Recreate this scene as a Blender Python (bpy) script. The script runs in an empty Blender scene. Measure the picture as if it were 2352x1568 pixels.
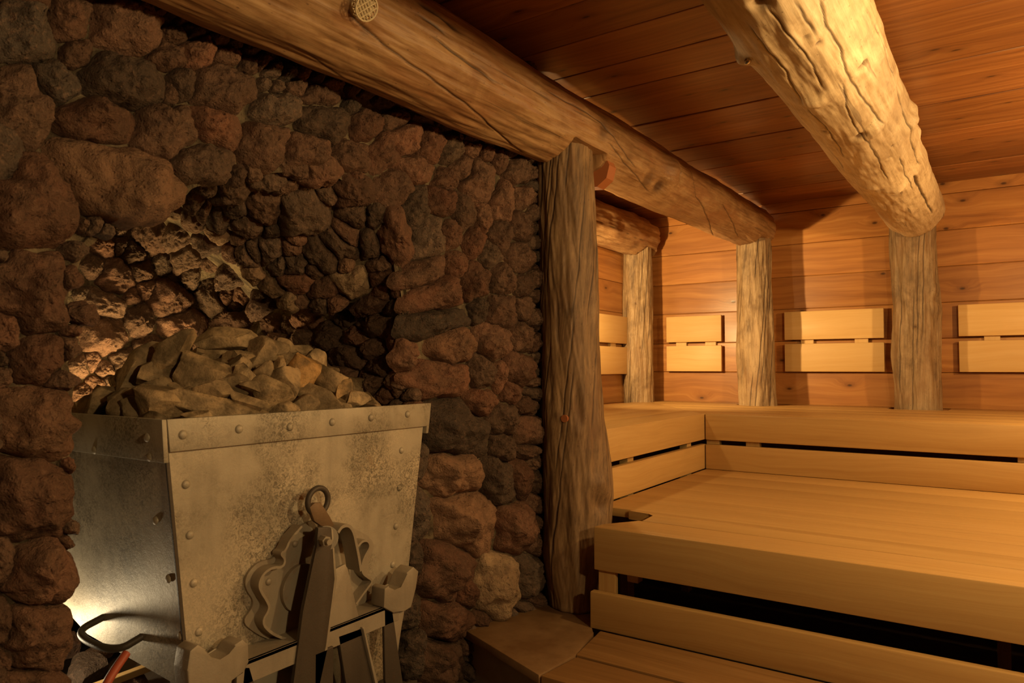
import bpy, bmesh, math, random
import numpy as np
from mathutils import Vector, Matrix
from mathutils.bvhtree import BVHTree
random.seed(7); RS = np.random.RandomState(11)
SC = bpy.context.scene; COL = SC.collection
PI = math.pi
# ------------------------------------------------------------------ camera
CX, CY, FPX = 1176., 784., 1640.
PITCH = math.atan((845-CY)/FPX); YAW = math.atan((2290-CX)/(FPX/math.cos(PITCH)))
F0 = np.array([-math.sin(YAW), math.cos(YAW), 0.]); RV = np.array([math.cos(YAW), math.sin(YAW), 0.]); ZV = np.array([0, 0, 1.])
FV = F0*math.cos(PITCH)+ZV*math.sin(PITCH); UV = ZV*math.cos(PITCH)-F0*math.sin(PITCH)
EYE = np.array([0, 0, 1.155])
def ray(x, y): return FV+(x-CX)/FPX*RV-(y-CY)/FPX*UV
def onx(x, y, X): d = ray(x, y); return EYE+d*(X/d[0])
def ony(x, y, Y): d = ray(x, y); return EYE+d*(Y/d[1])
def onz(x, y, z): d = ray(x, y); return EYE+d*((z-EYE[2])/d[2])
def pix(P):
    d = np.asarray(P)-EYE; w = d@FV
    return CX+FPX*(d@RV)/w, CY-FPX*(d@UV)/w, w
cd = bpy.data.cameras.new('camera'); cam = bpy.data.objects.new('camera', cd); COL.objects.link(cam)
cd.sensor_width = 36; cd.lens = FPX/2352*36; cd.clip_start = .02
M = Matrix(((RV[0], UV[0], -FV[0], EYE[0]), (RV[1], UV[1], -FV[1], EYE[1]), (RV[2], UV[2], -FV[2], EYE[2]), (0, 0, 0, 1)))
cam.matrix_world = M; SC.camera = cam
cd.dof.use_dof = True; cd.dof.focus_distance = 3.2; cd.dof.aperture_fstop = 9
vs = SC.view_settings; vs.view_transform = 'Standard'; vs.look = 'None'; vs.exposure = 0; vs.gamma = 1; vs.use_curve_mapping = False
SC.cycles.use_adaptive_sampling = True; SC.cycles.adaptive_threshold = .06; SC.cycles.max_bounces = 6; SC.cycles.diffuse_bounces = 3; SC.cycles.glossy_bounces = 2; SC.cycles.transmission_bounces = 1
wd = bpy.data.worlds.new('world'); SC.world = wd; wd.use_nodes = True
wd.node_tree.nodes['Background'].inputs[0].default_value = (0, 0, 0, 1)
# ------------------------------------------------------------------ numpy noise
_P = np.random.RandomState(3).permutation(256); _P = np.concatenate([_P, _P, _P])
_G = np.random.RandomState(5).normal(size=(256, 3)); _G /= np.linalg.norm(_G, axis=1)[:, None]
def perlin(p):
    p = np.asarray(p, float); i = np.floor(p).astype(int); f = p-i; i &= 255; u = f*f*f*(f*(f*6-15)+10)
    out = 0
    for dx in (0, 1):
        wx = u[:, 0] if dx else 1-u[:, 0]
        for dy in (0, 1):
            wy = u[:, 1] if dy else 1-u[:, 1]
            for dz in (0, 1):
                wz = u[:, 2] if dz else 1-u[:, 2]
                h = _P[_P[_P[(i[:, 0]+dx) & 255]+((i[:, 1]+dy) & 255)]+((i[:, 2]+dz) & 255)]
                out = out+wx*wy*wz*np.einsum('ij,ij->i', _G[h], f-np.array([dx, dy, dz]))
    return out*1.5
def fbm(p, o=4, lac=2.1, gain=.5):
    a = 1; s = 0; p = np.array(p, float)
    for k in range(o): s = s+a*perlin(p+17.3*k); p = p*lac; a *= gain
    return s
# ------------------------------------------------------------------ object helpers
def tag(o, label=None, cat=None, group=None, kind=None):
    if label: o['label'] = label
    if cat: o['category'] = cat
    if group: o['group'] = group
    if kind: o['kind'] = kind
    return o
def empty(name, loc, label, cat, group=None):
    o = bpy.data.objects.new(name, None); COL.objects.link(o); o.location = loc; o.empty_display_size = .05
    return tag(o, label, cat, group)
def link(name, me, mat, parent=None):
    o = bpy.data.objects.new(name, me); COL.objects.link(o)
    if mat is not None and len(me.materials) == 0: me.materials.append(mat)
    if parent is not None:
        o.parent = parent; o.matrix_parent_inverse = Matrix.Translation(parent.location).inverted()
    return o
def mesh_np(name, V, Fq, smooth=True, attrs=None):
    me = bpy.data.meshes.new(name)
    V = np.asarray(V, np.float32)
    if isinstance(Fq, np.ndarray):
        n, k = Fq.shape; me.vertices.add(len(V)); me.vertices.foreach_set('co', V.ravel())
        me.loops.add(n*k); me.loops.foreach_set('vertex_index', Fq.astype(np.int32).ravel())
        me.polygons.add(n); me.polygons.foreach_set('loop_start', np.arange(0, n*k, k, dtype=np.int32))
        me.polygons.foreach_set('loop_total', np.full(n, k, np.int32)); me.update(calc_edges=True)
    else:
        me.from_pydata([tuple(map(float, v)) for v in V], [], Fq)
    me.polygons.foreach_set('use_smooth', np.full(len(me.polygons), smooth, bool))
    for nm, a in (attrs or {}).items():
        a = np.asarray(a, np.float32)
        if a.ndim == 1: at = me.attributes.new(nm, 'FLOAT', 'POINT'); at.data.foreach_set('value', a)
        else: at = me.attributes.new(nm, 'FLOAT_VECTOR', 'POINT'); at.data.foreach_set('vector', a.ravel())
    me.validate(); me.update()
    return me
class MB:
    """collects boxes / prisms / tubes into ONE bmesh with grain attributes"""
    def __init__(s):
        s.bm = bmesh.new(); s.gr = s.bm.verts.layers.float_vector.new('grain'); s.tn = s.bm.verts.layers.float.new('tone')
    def _finish(s, vs, axis, tone=None):
        off = Vector((random.uniform(0, 40), random.uniform(0, 40), random.uniform(0, 40))); t = random.random() if tone is None else tone
        o = [axis]+[k for k in (0, 1, 2) if k != axis]
        for v in vs:
            c = v.co; v[s.gr] = Vector((c[o[0]], c[o[1]], c[o[2]]))+off; v[s.tn] = t
    def box(s, lo, hi, axis=0, bev=.004, seg=2, mat=None, tone=None):
        lo = Vector(lo); hi = Vector(hi); c = (lo+hi)/2; d = hi-lo
        r = bmesh.ops.create_cube(s.bm, size=1); vs = r['verts']
        for v in vs: v.co = Vector((v.co[0]*d[0], v.co[1]*d[1], v.co[2]*d[2]))+c
        if bev:
            es = list({e for v in vs for e in v.link_edges})
            q = bmesh.ops.bevel(s.bm, geom=es, offset=min(bev, min(d)*.45), segments=seg, affect='EDGES', profile=.5)
            vs = list({v for f in q['faces'] for v in f.verts} | {v for v in vs if v.is_valid})
        s._finish(vs, axis, tone)
        if mat is not None:
            for v in vs: v.co = mat @ v.co
        return vs
    def prism(s, pts, ext, axis=0, bev=0, seg=2):
        """pts: planar 3D polygon, extruded by vector ext"""
        e = Vector(ext); a = [s.bm.verts.new(Vector(p)) for p in pts]; b = [s.bm.verts.new(Vector(p)+e) for p in pts]
        n = len(a); s.bm.faces.new(a[::-1]); s.bm.faces.new(b)
        for k in range(n): s.bm.faces.new((a[k], a[(k+1) % n], b[(k+1) % n], b[k]))
        vs = a+b
        if bev:
            es = list({ed for v in vs for ed in v.link_edges})
            q = bmesh.ops.bevel(s.bm, geom=es, offset=bev, segments=seg, affect='EDGES', profile=.5)
            vs = list({v for f in q['faces'] for v in f.verts} | {v for v in vs if v.is_valid})
        s._finish(vs, axis)
        return vs
    def ribbon(s, path, up, half_n, w):
        """strip of thickness 2*half_n following path (planar, normal to 'up'), extruded w along up"""
        P = [Vector(p) for p in path]; up = Vector(up); A = []
        for k, p in enumerate(P):
            t = (P[min(k+1, len(P)-1)]-P[max(k-1, 0)]).normalized(); n = t.cross(up).normalized()
            A.append([s.bm.verts.new(p+n*half_n), s.bm.verts.new(p-n*half_n), s.bm.verts.new(p-n*half_n+up*w), s.bm.verts.new(p+n*half_n+up*w)])
        for k in range(len(A)-1):
            for j in range(4): s.bm.faces.new((A[k][j], A[k+1][j], A[k+1][(j+1) % 4], A[k][(j+1) % 4]))
        s.bm.faces.new(A[0][::-1]); s.bm.faces.new(A[-1])
        s._finish([v for q in A for v in q], 2)
    def tube(s, path, r, n=12, closed=False, caps=True):
        P = [Vector(p) for p in path]; m = len(P); rings = []; prev = None
        for k, p in enumerate(P):
            t = (P[(k+1) % m]-P[k-1]) if closed else (P[min(k+1, m-1)]-P[max(k-1, 0)])
            t.normalize()
            if prev is None: a = t.orthogonal().normalized()
            else: a = (prev-t*prev.dot(t)).normalized()
            prev = a; b = t.cross(a); rr = r[k] if isinstance(r, (list, tuple)) else r
            rings.append([s.bm.verts.new(p+(a*math.cos(2*PI*j/n)+b*math.sin(2*PI*j/n))*rr) for j in range(n)])
        for k in range(m if closed else m-1):
            A, B = rings[k], rings[(k+1) % m]
            for j in range(n): s.bm.faces.new((A[j], A[(j+1) % n], B[(j+1) % n], B[j]))
        if caps and not closed: s.bm.faces.new(rings[0][::-1]); s.bm.faces.new(rings[-1])
        s._finish([v for q in rings for v in q], 0)
    def dome(s, c, nrm, r, h, n=14, m=5):
        c = Vector(c); nrm = Vector(nrm).normalized(); a = nrm.orthogonal().normalized(); b = nrm.cross(a); rings = []
        for k in range(m):
            t = k/m*PI/2; rings.append([s.bm.verts.new(c+(a*math.cos(2*PI*j/n)+b*math.sin(2*PI*j/n))*r*math.cos(t)+nrm*h*math.sin(t)) for j in range(n)])
        top = s.bm.verts.new(c+nrm*h)
        for k in range(m-1):
            for j in range(n): s.bm.faces.new((rings[k][j], rings[k][(j+1) % n], rings[k+1][(j+1) % n], rings[k+1][j]))
        for j in range(n): s.bm.faces.new((rings[-1][j], rings[-1][(j+1) % n], top))
        s._finish([v for q in rings for v in q]+[top], 0)
    def build(s, name, mat, parent=None, smooth=None):
        bmesh.ops.recalc_face_normals(s.bm, faces=s.bm.faces)
        me = bpy.data.meshes.new(name); s.bm.to_mesh(me); s.bm.free()
        if smooth is not None:
            me.polygons.foreach_set('use_smooth', np.full(len(me.polygons), True, bool))
            try: me.set_sharp_from_angle(angle=math.radians(smooth))
            except Exception: pass
        return link(name, me, mat, parent)
# ------------------------------------------------------------------ materials
class NT:
    def __init__(s, name):
        m = bpy.data.materials.new(name); m.use_nodes = True; s.m = m; s.t = m.node_tree; s.b = s.t.nodes['Principled BSDF']
    def n(s, kind, **kw):
        nd = s.t.nodes.new(kind)
        for k, v in kw.items():
            if k.startswith('_'): setattr(nd, k[1:], v)
        return nd
    def l(s, a, b): s.t.links.new(a, b)
    def attr(s, nm, out='Vector'):
        nd = s.n('ShaderNodeAttribute', _attribute_name=nm); return nd.outputs[out]
    def mapv(s, v, sc, loc=(0, 0, 0)):
        nd = s.n('ShaderNodeMapping'); s.l(v, nd.inputs[0]); nd.inputs['Scale'].default_value = sc; nd.inputs['Location'].default_value = loc; return nd.outputs[0]
    def noise(s, v, sc=1, det=4, rough=.55, dist=0):
        nd = s.n('ShaderNodeTexNoise'); s.l(v, nd.inputs['Vector']); nd.inputs['Scale'].default_value = sc; nd.inputs['Detail'].default_value = det
        nd.inputs['Roughness'].default_value = rough; nd.inputs['Distortion'].default_value = dist; return nd.outputs['Fac']
    def voro(s, v, sc=1, feat='F1', rnd=1, out='Distance', dim='3D'):
        nd = s.n('ShaderNodeTexVoronoi', _feature=feat, _voronoi_dimensions=dim); s.l(v, nd.inputs['Vector']); nd.inputs['Scale'].default_value = sc; nd.inputs['Randomness'].default_value = rnd
        return nd.outputs[out]
    def ramp(s, v, stops, interp='LINEAR'):
        nd = s.n('ShaderNodeValToRGB'); cr = nd.color_ramp; cr.interpolation = interp
        while len(cr.elements) > 1: cr.elements.remove(cr.elements[-1])
        for k, (p, c) in enumerate(stops):
            if isinstance(c, (int, float)): c = (c, c, c)
            e = cr.elements[0] if k == 0 else cr.elements.new(p)
            e.position = p; e.color = (*c[:3], 1)
        s.l(v, nd.inputs[0]); return nd.outputs[0]
    def math(s, op, a, b=0., clamp=False):
        nd = s.n('ShaderNodeMath', _operation=op, _use_clamp=clamp)
        for k, v in enumerate((a, b)):
            if isinstance(v, (int, float)): nd.inputs[k].default_value = v
            else: s.l(v, nd.inputs[k])
        return nd.outputs[0]
    def mix(s, f, a, b, mode='MIX'):
        nd = s.n('ShaderNodeMix', _data_type='RGBA', _blend_type=mode)
        for k, v in ((0, f), (6, a), (7, b)):
            if isinstance(v, (int, float)): nd.inputs[k].default_value = v
            elif isinstance(v, tuple): nd.inputs[k].default_value = (*v[:3], 1)
            else: s.l(v, nd.inputs[k])
        return nd.outputs[2]
    def comb(s, x, y, z):
        nd = s.n('ShaderNodeCombineXYZ')
        for k, v in enumerate((x, y, z)):
            if isinstance(v, (int, float)): nd.inputs[k].default_value = v
            else: s.l(v, nd.inputs[k])
        return nd.outputs[0]
    def sep(s, v):
        nd = s.n('ShaderNodeSeparateXYZ'); s.l(v, nd.inputs[0]); return nd.outputs
    def done(s, col, rough=.5, bump=None, dist=.001, strength=.5, metal=0., spec=.4):
        b = s.b
        if isinstance(col, tuple): b.inputs['Base Color'].default_value = (*col[:3], 1)
        else: s.l(col, b.inputs['Base Color'])
        if isinstance(rough, (int, float)): b.inputs['Roughness'].default_value = rough
        else: s.l(rough, b.inputs['Roughness'])
        if isinstance(metal, (int, float)): b.inputs['Metallic'].default_value = metal
        else: s.l(metal, b.inputs['Metallic'])
        b.inputs['Specular IOR Level'].default_value = spec
        if bump is not None:
            nd = s.n('ShaderNodeBump'); s.l(bump, nd.inputs['Height']); nd.inputs['Distance'].default_value = dist; nd.inputs['Strength'].default_value = strength
            s.l(nd.outputs[0], b.inputs['Normal'])
        return s.m
def plank_mat(name, light, mid, dark, knots=True, rough=.45, fig=1., worn=0., ring=9., tv=1.):
    t = NT(name); g = t.attr('grain'); tone = t.attr('tone', 'Fac'); x, y, z = t.sep(g)
    yz = t.math('ADD', y, t.math('MULTIPLY', z, .8))
    base = t.comb(x, yz, 0.)
    if knots:
        kv = t.mapv(base, (2.6, 6.4, 1)); kd = t.voro(kv, 1, dim='2D'); kc = t.voro(kv, 1, out='Color', dim='2D')
        has = t.math('GREATER_THAN', t.sep(kc)[0], .42); size = t.math('MULTIPLY_ADD', t.sep(kc)[1], .05); 
        fall = t.math('MULTIPLY', t.ramp(kd, [(0, 1), (.12, .45), (.34, 0)], 'EASE'), has)
        core = t.math('MULTIPLY', t.ramp(kd, [(0, 1), (.026, .8), (.046, 0)]), has)
        halo = t.math('MULTIPLY', t.ramp(kd, [(0, .9), (.06, .55), (.15, 0)]), has)
        yd = t.math('ADD', yz, t.math('MULTIPLY', fall, .05))
    else: yd = yz
    wob = t.noise(t.mapv(base, (1.3, 3., 1)), 1, 2)
    yd = t.math('ADD', yd, t.math('MULTIPLY', wob, .09))
    rings = t.noise(t.comb(t.math('MULTIPLY', x, .35), t.math('MULTIPLY', yd, ring), tone), 4, 3, .6)
    fine = t.noise(t.comb(t.math('MULTIPLY', x, 5.), t.math('MULTIPLY', yd, 260.), 0.), 1, 3, .6)
    broad = t.noise(t.mapv(base, (.9, 4., 1)), 1, 3)
    f = t.math('ADD', t.math('MULTIPLY', rings, fig), t.math('MULTIPLY', fine, .28))
    col = t.ramp(f, [(.30, light), (.52+.1*fig, mid), (.95, dark)])
    tn = t.ramp(tone, [(0, tuple(1-tv*(1-c) for c in (.70, .66, .60))), (.5, tuple(1-tv*(1-c) for c in (.92, .9, .88))), (1, tuple(1-tv*(1-c) for c in (1.12, 1.1, 1.06)))])
    col = t.mix(1, col, tn, 'MULTIPLY')
    col = t.mix(t.math('MULTIPLY', t.ramp(broad, [(.35, 0), (.7, 1)]), .35), col, t.mix(.5, dark, mid), 'MIX')
    if worn:
        wv = t.ramp(t.noise(t.mapv(base, (3., 14., 1)), 1.4, 4), [(.55, 0), (.8, 1)])
        col = t.mix(t.math('MULTIPLY', wv, worn), col, tuple(c*.6 for c in mid))
    if knots:
        col = t.mix(t.math('MULTIPLY', halo, .75), col, tuple(c*.62 for c in dark)); col = t.mix(t.math('MULTIPLY', core, .9), col, (dark[0]*.22, dark[1]*.2, dark[2]*.18))
        h = t.math('SUBTRACT', t.math('MULTIPLY', f, .6), t.math('MULTIPLY', core, .6))
    else: h = f
    rr = t.ramp(broad, [(.3, rough-.07), (.7, rough+.1)])
    return t.done(col, rr, h, .0012, .35, spec=.4)
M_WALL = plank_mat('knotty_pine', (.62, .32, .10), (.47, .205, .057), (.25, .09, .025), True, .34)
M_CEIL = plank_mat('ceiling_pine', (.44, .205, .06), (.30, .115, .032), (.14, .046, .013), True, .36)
M_BENCH = plank_mat('bench_wood', (.61, .395, .15), (.53, .32, .112), (.39, .21, .064), False, .46, .75, .22, 16., .3)
M_BACK = plank_mat('backrest_wood', (.72, .49, .215), (.66, .42, .165), (.52, .30, .10), False, .5, .75, .08, 12., .3)
M_STEP = plank_mat('step_wood', (.48, .285, .115), (.38, .205, .07), (.22, .11, .036), False, .5, 1., .4, 12., .4)

def log_mat(name, c0, c1, c2, red, twist=0., rough=.62, streak=.6):
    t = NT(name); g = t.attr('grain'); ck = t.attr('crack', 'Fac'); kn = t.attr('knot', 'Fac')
    st = t.noise(t.mapv(g, (3.5, 95, 95)), 1, 5, .62, .25); st2 = t.noise(t.mapv(g, (16, 420, 420)), 1, 3, .6)
    bl = t.noise(t.mapv(g, (7, 13, 13)), 1, 8, .68, .5); bl2 = t.noise(t.mapv(g, (1.8, 4.5, 4.5), (7, 3, 1)), 1, 4, .6, .8); bl3 = t.noise(t.mapv(g, (2.5, 5, 5), (1, 5, 9)), 1, 6, .65, .4)
    f = t.math('ADD', t.math('MULTIPLY', st, streak), t.math('MULTIPLY', bl, 1.-streak))
    col = t.ramp(f, [(.36, c2), (.50, c1), (.64, c0)])
    col = t.mix(t.ramp(bl2, [(.50, 0), (.66, .7)]), col, red, 'MIX')
    col = t.mix(t.ramp(bl3, [(.52, 0), (.68, .65)]), col, tuple(min(1, c*1.12) for c in c0)); col = t.mix(t.ramp(bl3, [(.30, .6), (.44, 0)]), col, c2)
    col = t.mix(t.math('MULTIPLY', t.ramp(st2, [(.35, 1), (.55, 0)]), .28), col, tuple(c*.5 for c in c1))
    lines = t.ramp(t.noise(t.mapv(g, (1.0, 38, 38), (3, 9, 2)), 1, 2, .5), [(.285, 1), (.312, 0)])
    dots = t.ramp(t.voro(t.mapv(g, (26, 60, 60)), 1), [(.07, 1), (.12, 0)])
    col = t.mix(t.math('MULTIPLY', lines, .5), col, (.06, .032, .015)); col = t.mix(t.math('MULTIPLY', dots, .55), col, (.07, .035, .018))
    col = t.mix(kn, col, (.085, .04, .018)); col = t.mix(t.math('MULTIPLY', ck, .9), col, (.035, .017, .008))  # crack grooves coloured near black: weathered dirt plus some painted-in shade
    h = t.math('ADD', t.math('MULTIPLY', st, .35), t.math('ADD', t.math('MULTIPLY', st2, .3), t.math('MULTIPLY', bl, .8)))
    h = t.math('SUBTRACT', h, t.math('MULTIPLY', lines, .35))
    return t.done(col, rough, h, .0024, .38, spec=.35)
M_LOG1 = log_mat('beam_log_wood', (.43, .27, .13), (.30, .165, .072), (.17, .082, .033), (.27, .11, .042), rough=.5, streak=.5)
M_LOG2 = log_mat('pale_log_wood', (.70, .55, .345), (.55, .405, .235), (.34, .225, .12), (.47, .32, .175), rough=.58, streak=.4)
M_POST = log_mat('post_log_wood', (.42, .30, .17), (.28, .185, .098), (.12, .074, .04), (.29, .165, .077), streak=.42)
M_POST1 = log_mat('dark_post_wood', (.31, .195, .095), (.20, .118, .056), (.085, .048, .023), (.17, .085, .038), streak=.5)
M_CUT = NT('cut_end_wood').done((.36, .12, .04), .6)

def stone_mat(name):
    t = NT(name); tc = t.n('ShaderNodeTexCoord').outputs['Object']; hue = t.attr('hue', 'Fac'); mort = t.attr('mortar', 'Fac'); tone = t.attr('tone', 'Fac')
    base = t.ramp(hue, [(0, (.095, .075, .058)), (.3, (.14, .09, .06)), (.62, (.175, .09, .056)), (.85, (.225, .10, .058)), (1, (.36, .25, .145))])
    n1 = t.noise(tc, 14, 5, .62); n2 = t.noise(tc, 70, 5, .7); n3 = t.noise(tc, 260, 3, .65)
    col = t.mix(t.ramp(n1, [(.38, .55), (.66, 0)]), base, (.085, .055, .034), 'MIX')
    col = t.mix(t.ramp(n2, [(.52, 0), (.74, .55)]), col, (.33, .19, .12))
    col = t.mix(t.ramp(n2, [(.30, .7), (.44, 0)]), col, (.05, .03, .022))
    tn = t.ramp(tone, [(0, .62), (1, 1.25)]); col = t.mix(1, col, tn, 'MULTIPLY')
    mc = t.mix(t.ramp(n1, [(.4, 0), (.62, 1)]), (.07, .05, .03), (.24, .18, .105)); col = t.mix(mort, col, mc)
    pits = t.ramp(t.voro(tc, 95), [(.1, 0), (.34, 1)]); pits2 = t.ramp(t.voro(tc, 42), [(.12, 0), (.4, 1)])
    h = t.math('ADD', t.math('ADD', t.math('MULTIPLY', n2, 1.), t.math('MULTIPLY', n3, .35)), t.math('ADD', t.math('MULTIPLY', pits, .25), t.math('MULTIPLY', pits2, .3)))
    return t.done(col, .85, h, .012, .9, spec=.25)
M_STONE = stone_mat('lava_stone')
def rock_mat(name):
    t = NT(name); tc = t.n('ShaderNodeTexCoord').outputs['Object']; r = t.n('ShaderNodeObjectInfo').outputs['Random']; tone = t.attr('tone', 'Fac')
    base = t.ramp(tone, [(0, (.21, .15, .085)), (.4, (.35, .245, .135)), (.75, (.50, .36, .20)), (.9, (.64, .48, .28)), (1, (.52, .29, .10))])
    off = t.n('ShaderNodeVectorMath', _operation='ADD'); t.l(tc, off.inputs[0]); t.l(t.comb(t.math('MULTIPLY', r, 50.), 0., 0.), off.inputs[1]); v = off.outputs[0]
    n1 = t.noise(v, 16, 5, .6); n2 = t.noise(v, 90, 5, .65)
    col = t.mix(t.ramp(n1, [(.38, .85), (.58, 0)]), base, (.11, .078, .04)); col = t.mix(t.ramp(n1, [(.52, 0), (.70, .6)]), col, (.50, .33, .16))
    col = t.mix(t.ramp(n2, [(.3, .5), (.5, 0)]), col, (.09, .06, .03))
    return t.done(col, .7, t.math('ADD', n2, t.math('MULTIPLY', n1, .8)), .006, .6, spec=.3)
M_ROCK = rock_mat('heating_rock')
def metal_mat(name, base, dirt, rust, spots=True):
    t = NT(name); tc = t.n('ShaderNodeTexCoord').outputs['Object']
    n1 = t.noise(tc, 5, 4, .6); n2 = t.noise(tc, 28, 5, .65); n3 = t.noise(tc, 110, 4, .7, 1.5); st = t.noise(t.mapv(tc, (14, 14, 1.6)), 1, 4, .6)
    col = t.mix(t.ramp(n1, [(.35, 0), (.65, .6)]), base, dirt)
    col = t.mix(t.ramp(st, [(.5, 0), (.75, .35)]), col, tuple(c*.55 for c in dirt))
    if spots:
        msk = t.math('MULTIPLY', t.ramp(n1, [(.42, 0), (.58, 1)]), t.ramp(n3, [(.42, .75), (.56, 0)]))
        col = t.mix(msk, col, tuple(c*.45 for c in dirt))
        pale = t.math('MULTIPLY', t.ramp(t.noise(t.mapv(tc, (1, 1, 1), (3, 8, 1)), 4, 3), [(.48, 0), (.62, .7)]), t.ramp(n3, [(.4, 0), (.62, 1)]))
        col = t.mix(pale, col, (.60, .50, .36))
    col = t.mix(t.ramp(t.math('ADD', t.math('MULTIPLY', n2, .5), t.math('MULTIPLY', n1, .5)), [(.60, 0), (.72, .55)]), col, rust)
    return t.done(col, .55, t.math('ADD', n2, t.math('MULTIPLY', n3, .6)), .0018, .5, metal=.25, spec=.4)
M_METAL = metal_mat('galvanised_steel', (.42, .365, .275), (.25, .21, .145), (.28, .16, .07))
M_IRON = metal_mat('cast_iron', (.37, .315, .235), (.24, .195, .14), (.25, .12, .045), False)
M_DARKIRON = metal_mat('dark_iron', (.085, .066, .048), (.06, .045, .032), (.12, .058, .026), False)
M_RUSTIRON = metal_mat('rusty_iron', (.20, .125, .065), (.13, .08, .045), (.34, .15, .04), False)
def plain(name, c, c2, rough=.7, sc=9, metal=0.):
    t = NT(name); tc = t.n('ShaderNodeTexCoord').outputs['Object']; n = t.noise(tc, sc, 6, .6); n2 = t.noise(tc, sc*12, 3, .6)
    return t.done(t.mix(t.ramp(n, [(.35, 0), (.65, 1)]), c, c2), rough, n2, .001, .4, metal=metal)
M_SLAB = plain('sandstone_slab', (.26, .155, .07), (.17, .09, .036), .55)
M_PLASTER = plain('ledge_plaster', (.30, .24, .17), (.24, .185, .125), .85)
M_FLOOR = plain('floor_tiles', (.10, .07, .045), (.07, .048, .03), .5)
M_DARKWALL = plain('dark_plaster', (.09, .07, .05), (.06, .045, .03), .9)
M_CREAM = plain('cream_plastic', (.62, .50, .30), (.56, .44, .26), .45)
M_RED = plain('red_rubber', (.36, .075, .035), (.30, .06, .03), .5)
M_STEEL = plain('polished_steel', (.7, .66, .6), (.6, .56, .5), .2, metal=1.)
# ------------------------------------------------------------------ room shell
CEIL = 2.29; BACKY = 5.1; ALCX = -2.27; RIGHTX = 2.2; FRONTY = -1.5
m = MB(); m.box((-3.2, FRONTY-.1, -.1), (RIGHTX+.1, BACKY+.2, 0), bev=0); tag(m.build('floor', M_FLOOR), kind='structure')
def rnd_split(x0, x1, lo, hi):
    xs = [x0]
    while xs[-1] < x1-hi: xs.append(xs[-1]+random.uniform(lo, hi))
    return xs+[x1]
# back wall: horizontal planks
m = MB(); zs = [.017, .239, .461, .683, .905, 1.127, 1.337, 1.557, 1.778, 2.0, 2.225, 2.33]
for k in range(len(zs)-1):
    m.box((ALCX-.1, BACKY, zs[k]+.0012), (RIGHTX+.05, BACKY+.03, zs[k+1]-.0012), 0, .004)
m.box((ALCX-.1, BACKY+.012, 0), (RIGHTX+.05, BACKY+.06, 2.33), 0, 0, tone=.1)
tag(m.build('wall_back', M_WALL), kind='structure')
# alcove wall (planks run towards the corner)
m = MB()
for k in range(len(zs)-1): m.box((ALCX-.03, 2.5, zs[k]+.0012), (ALCX, BACKY, zs[k+1]-.0012), 1, .004)
m.box((ALCX-.06, 2.5, 0), (ALCX-.012, BACKY, 2.33), 1, 0, tone=.1)
tag(m.build('wall_alcove', M_WALL), kind='structure')
# right and front walls (outside the frame, they close the room)
m = MB()
for k in range(len(zs)-1): m.box((RIGHTX, FRONTY, zs[k]+.001), (RIGHTX+.03, BACKY, zs[k+1]-.001), 1, .004)
tag(m.build('wall_right', M_WALL), kind='structure')
m = MB()
for k in range(len(zs)-1): m.box((-3.2, FRONTY-.03, zs[k]+.001), (RIGHTX, FRONTY, zs[k+1]-.001), 0, .004)
tag(m.build('wall_front', M_WALL), kind='structure')
# ceiling planks run along x
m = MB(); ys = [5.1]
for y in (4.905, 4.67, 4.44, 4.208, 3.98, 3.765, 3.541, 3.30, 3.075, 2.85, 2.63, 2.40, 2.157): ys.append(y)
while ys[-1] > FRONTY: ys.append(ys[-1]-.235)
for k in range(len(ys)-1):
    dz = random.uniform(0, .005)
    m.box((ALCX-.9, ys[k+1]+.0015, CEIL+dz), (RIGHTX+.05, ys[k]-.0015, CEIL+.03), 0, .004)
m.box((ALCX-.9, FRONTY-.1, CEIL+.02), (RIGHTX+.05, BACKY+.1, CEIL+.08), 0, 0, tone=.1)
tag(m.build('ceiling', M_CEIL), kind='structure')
# partition behind the cave, closing the alcove on the camera side
m = MB(); m.box((-3.2, 2.44, 0), (-1.52, 2.5, CEIL), 0, 0); tag(m.build('wall_partition', M_DARKWALL), kind='structure')
# ------------------------------------------------------------------ stone wall: mortar base
WX = -1.50
front_px = [(120, 1568), (150, 1400), (168, 1250), (172, 1080), (172, 900), (165, 780), (175, 660), (205, 580), (260, 535), (335, 495), (420, 450), (480, 422), (570, 402), (680, 388), (780, 400), (865, 462), (915, 555), (930, 660), (928, 760), (935, 860), (948, 1000), (945, 1200), (935, 1400), (930, 1568)]
R0 = np.array([onx(x, y, WX) for x, y in front_px]); R0[0, 2] = min(R0[0, 2], .5); 
R0 = np.vstack([[WX, R0[0, 1], 0.], R0, [WX, R0[-1, 1], 0.]])
LX = -1.86
lip_px = [None]*26
R1 = R0.copy(); R1[:, 0] = LX
lip = {10: (255, 470), 11: (330, 462), 12: (365, 482), 13: (440, 528), 14: (520, 585), 15: (600, 655), 16: (675, 722), 17: (760, 712), 18: (850, 700), 19: (905, 730)}
for k in range(len(R1)):
    if k in lip: R1[k] = onx(*lip[k], {15: -1.83, 16: -1.80, 17: -1.72, 18: -1.64, 19: -1.57}.get(k, LX))
    elif k < 10: R1[k, 1] -= .12; R1[k, 2] = R0[k, 2]
    elif k > 19: R1[k] = R0[k]+np.array([LX-WX, {20: -.05, 21: -.05, 22: .03}.get(k, .09), 0])
for k in range(20, 26): R1[k, 2] = min(R1[k, 2], R1[19, 2])
ctr = np.array([0, 1.15, .75])
def grow(R, X, a):
    Q = R.copy(); Q[:, 0] = X; d = Q-ctr; d[:, 0] = 0; n = np.linalg.norm(d, axis=1)[:, None]; Q += d/n*a; Q[:, 2] = np.clip(Q[:, 2], 0, 2.0); return Q
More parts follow.
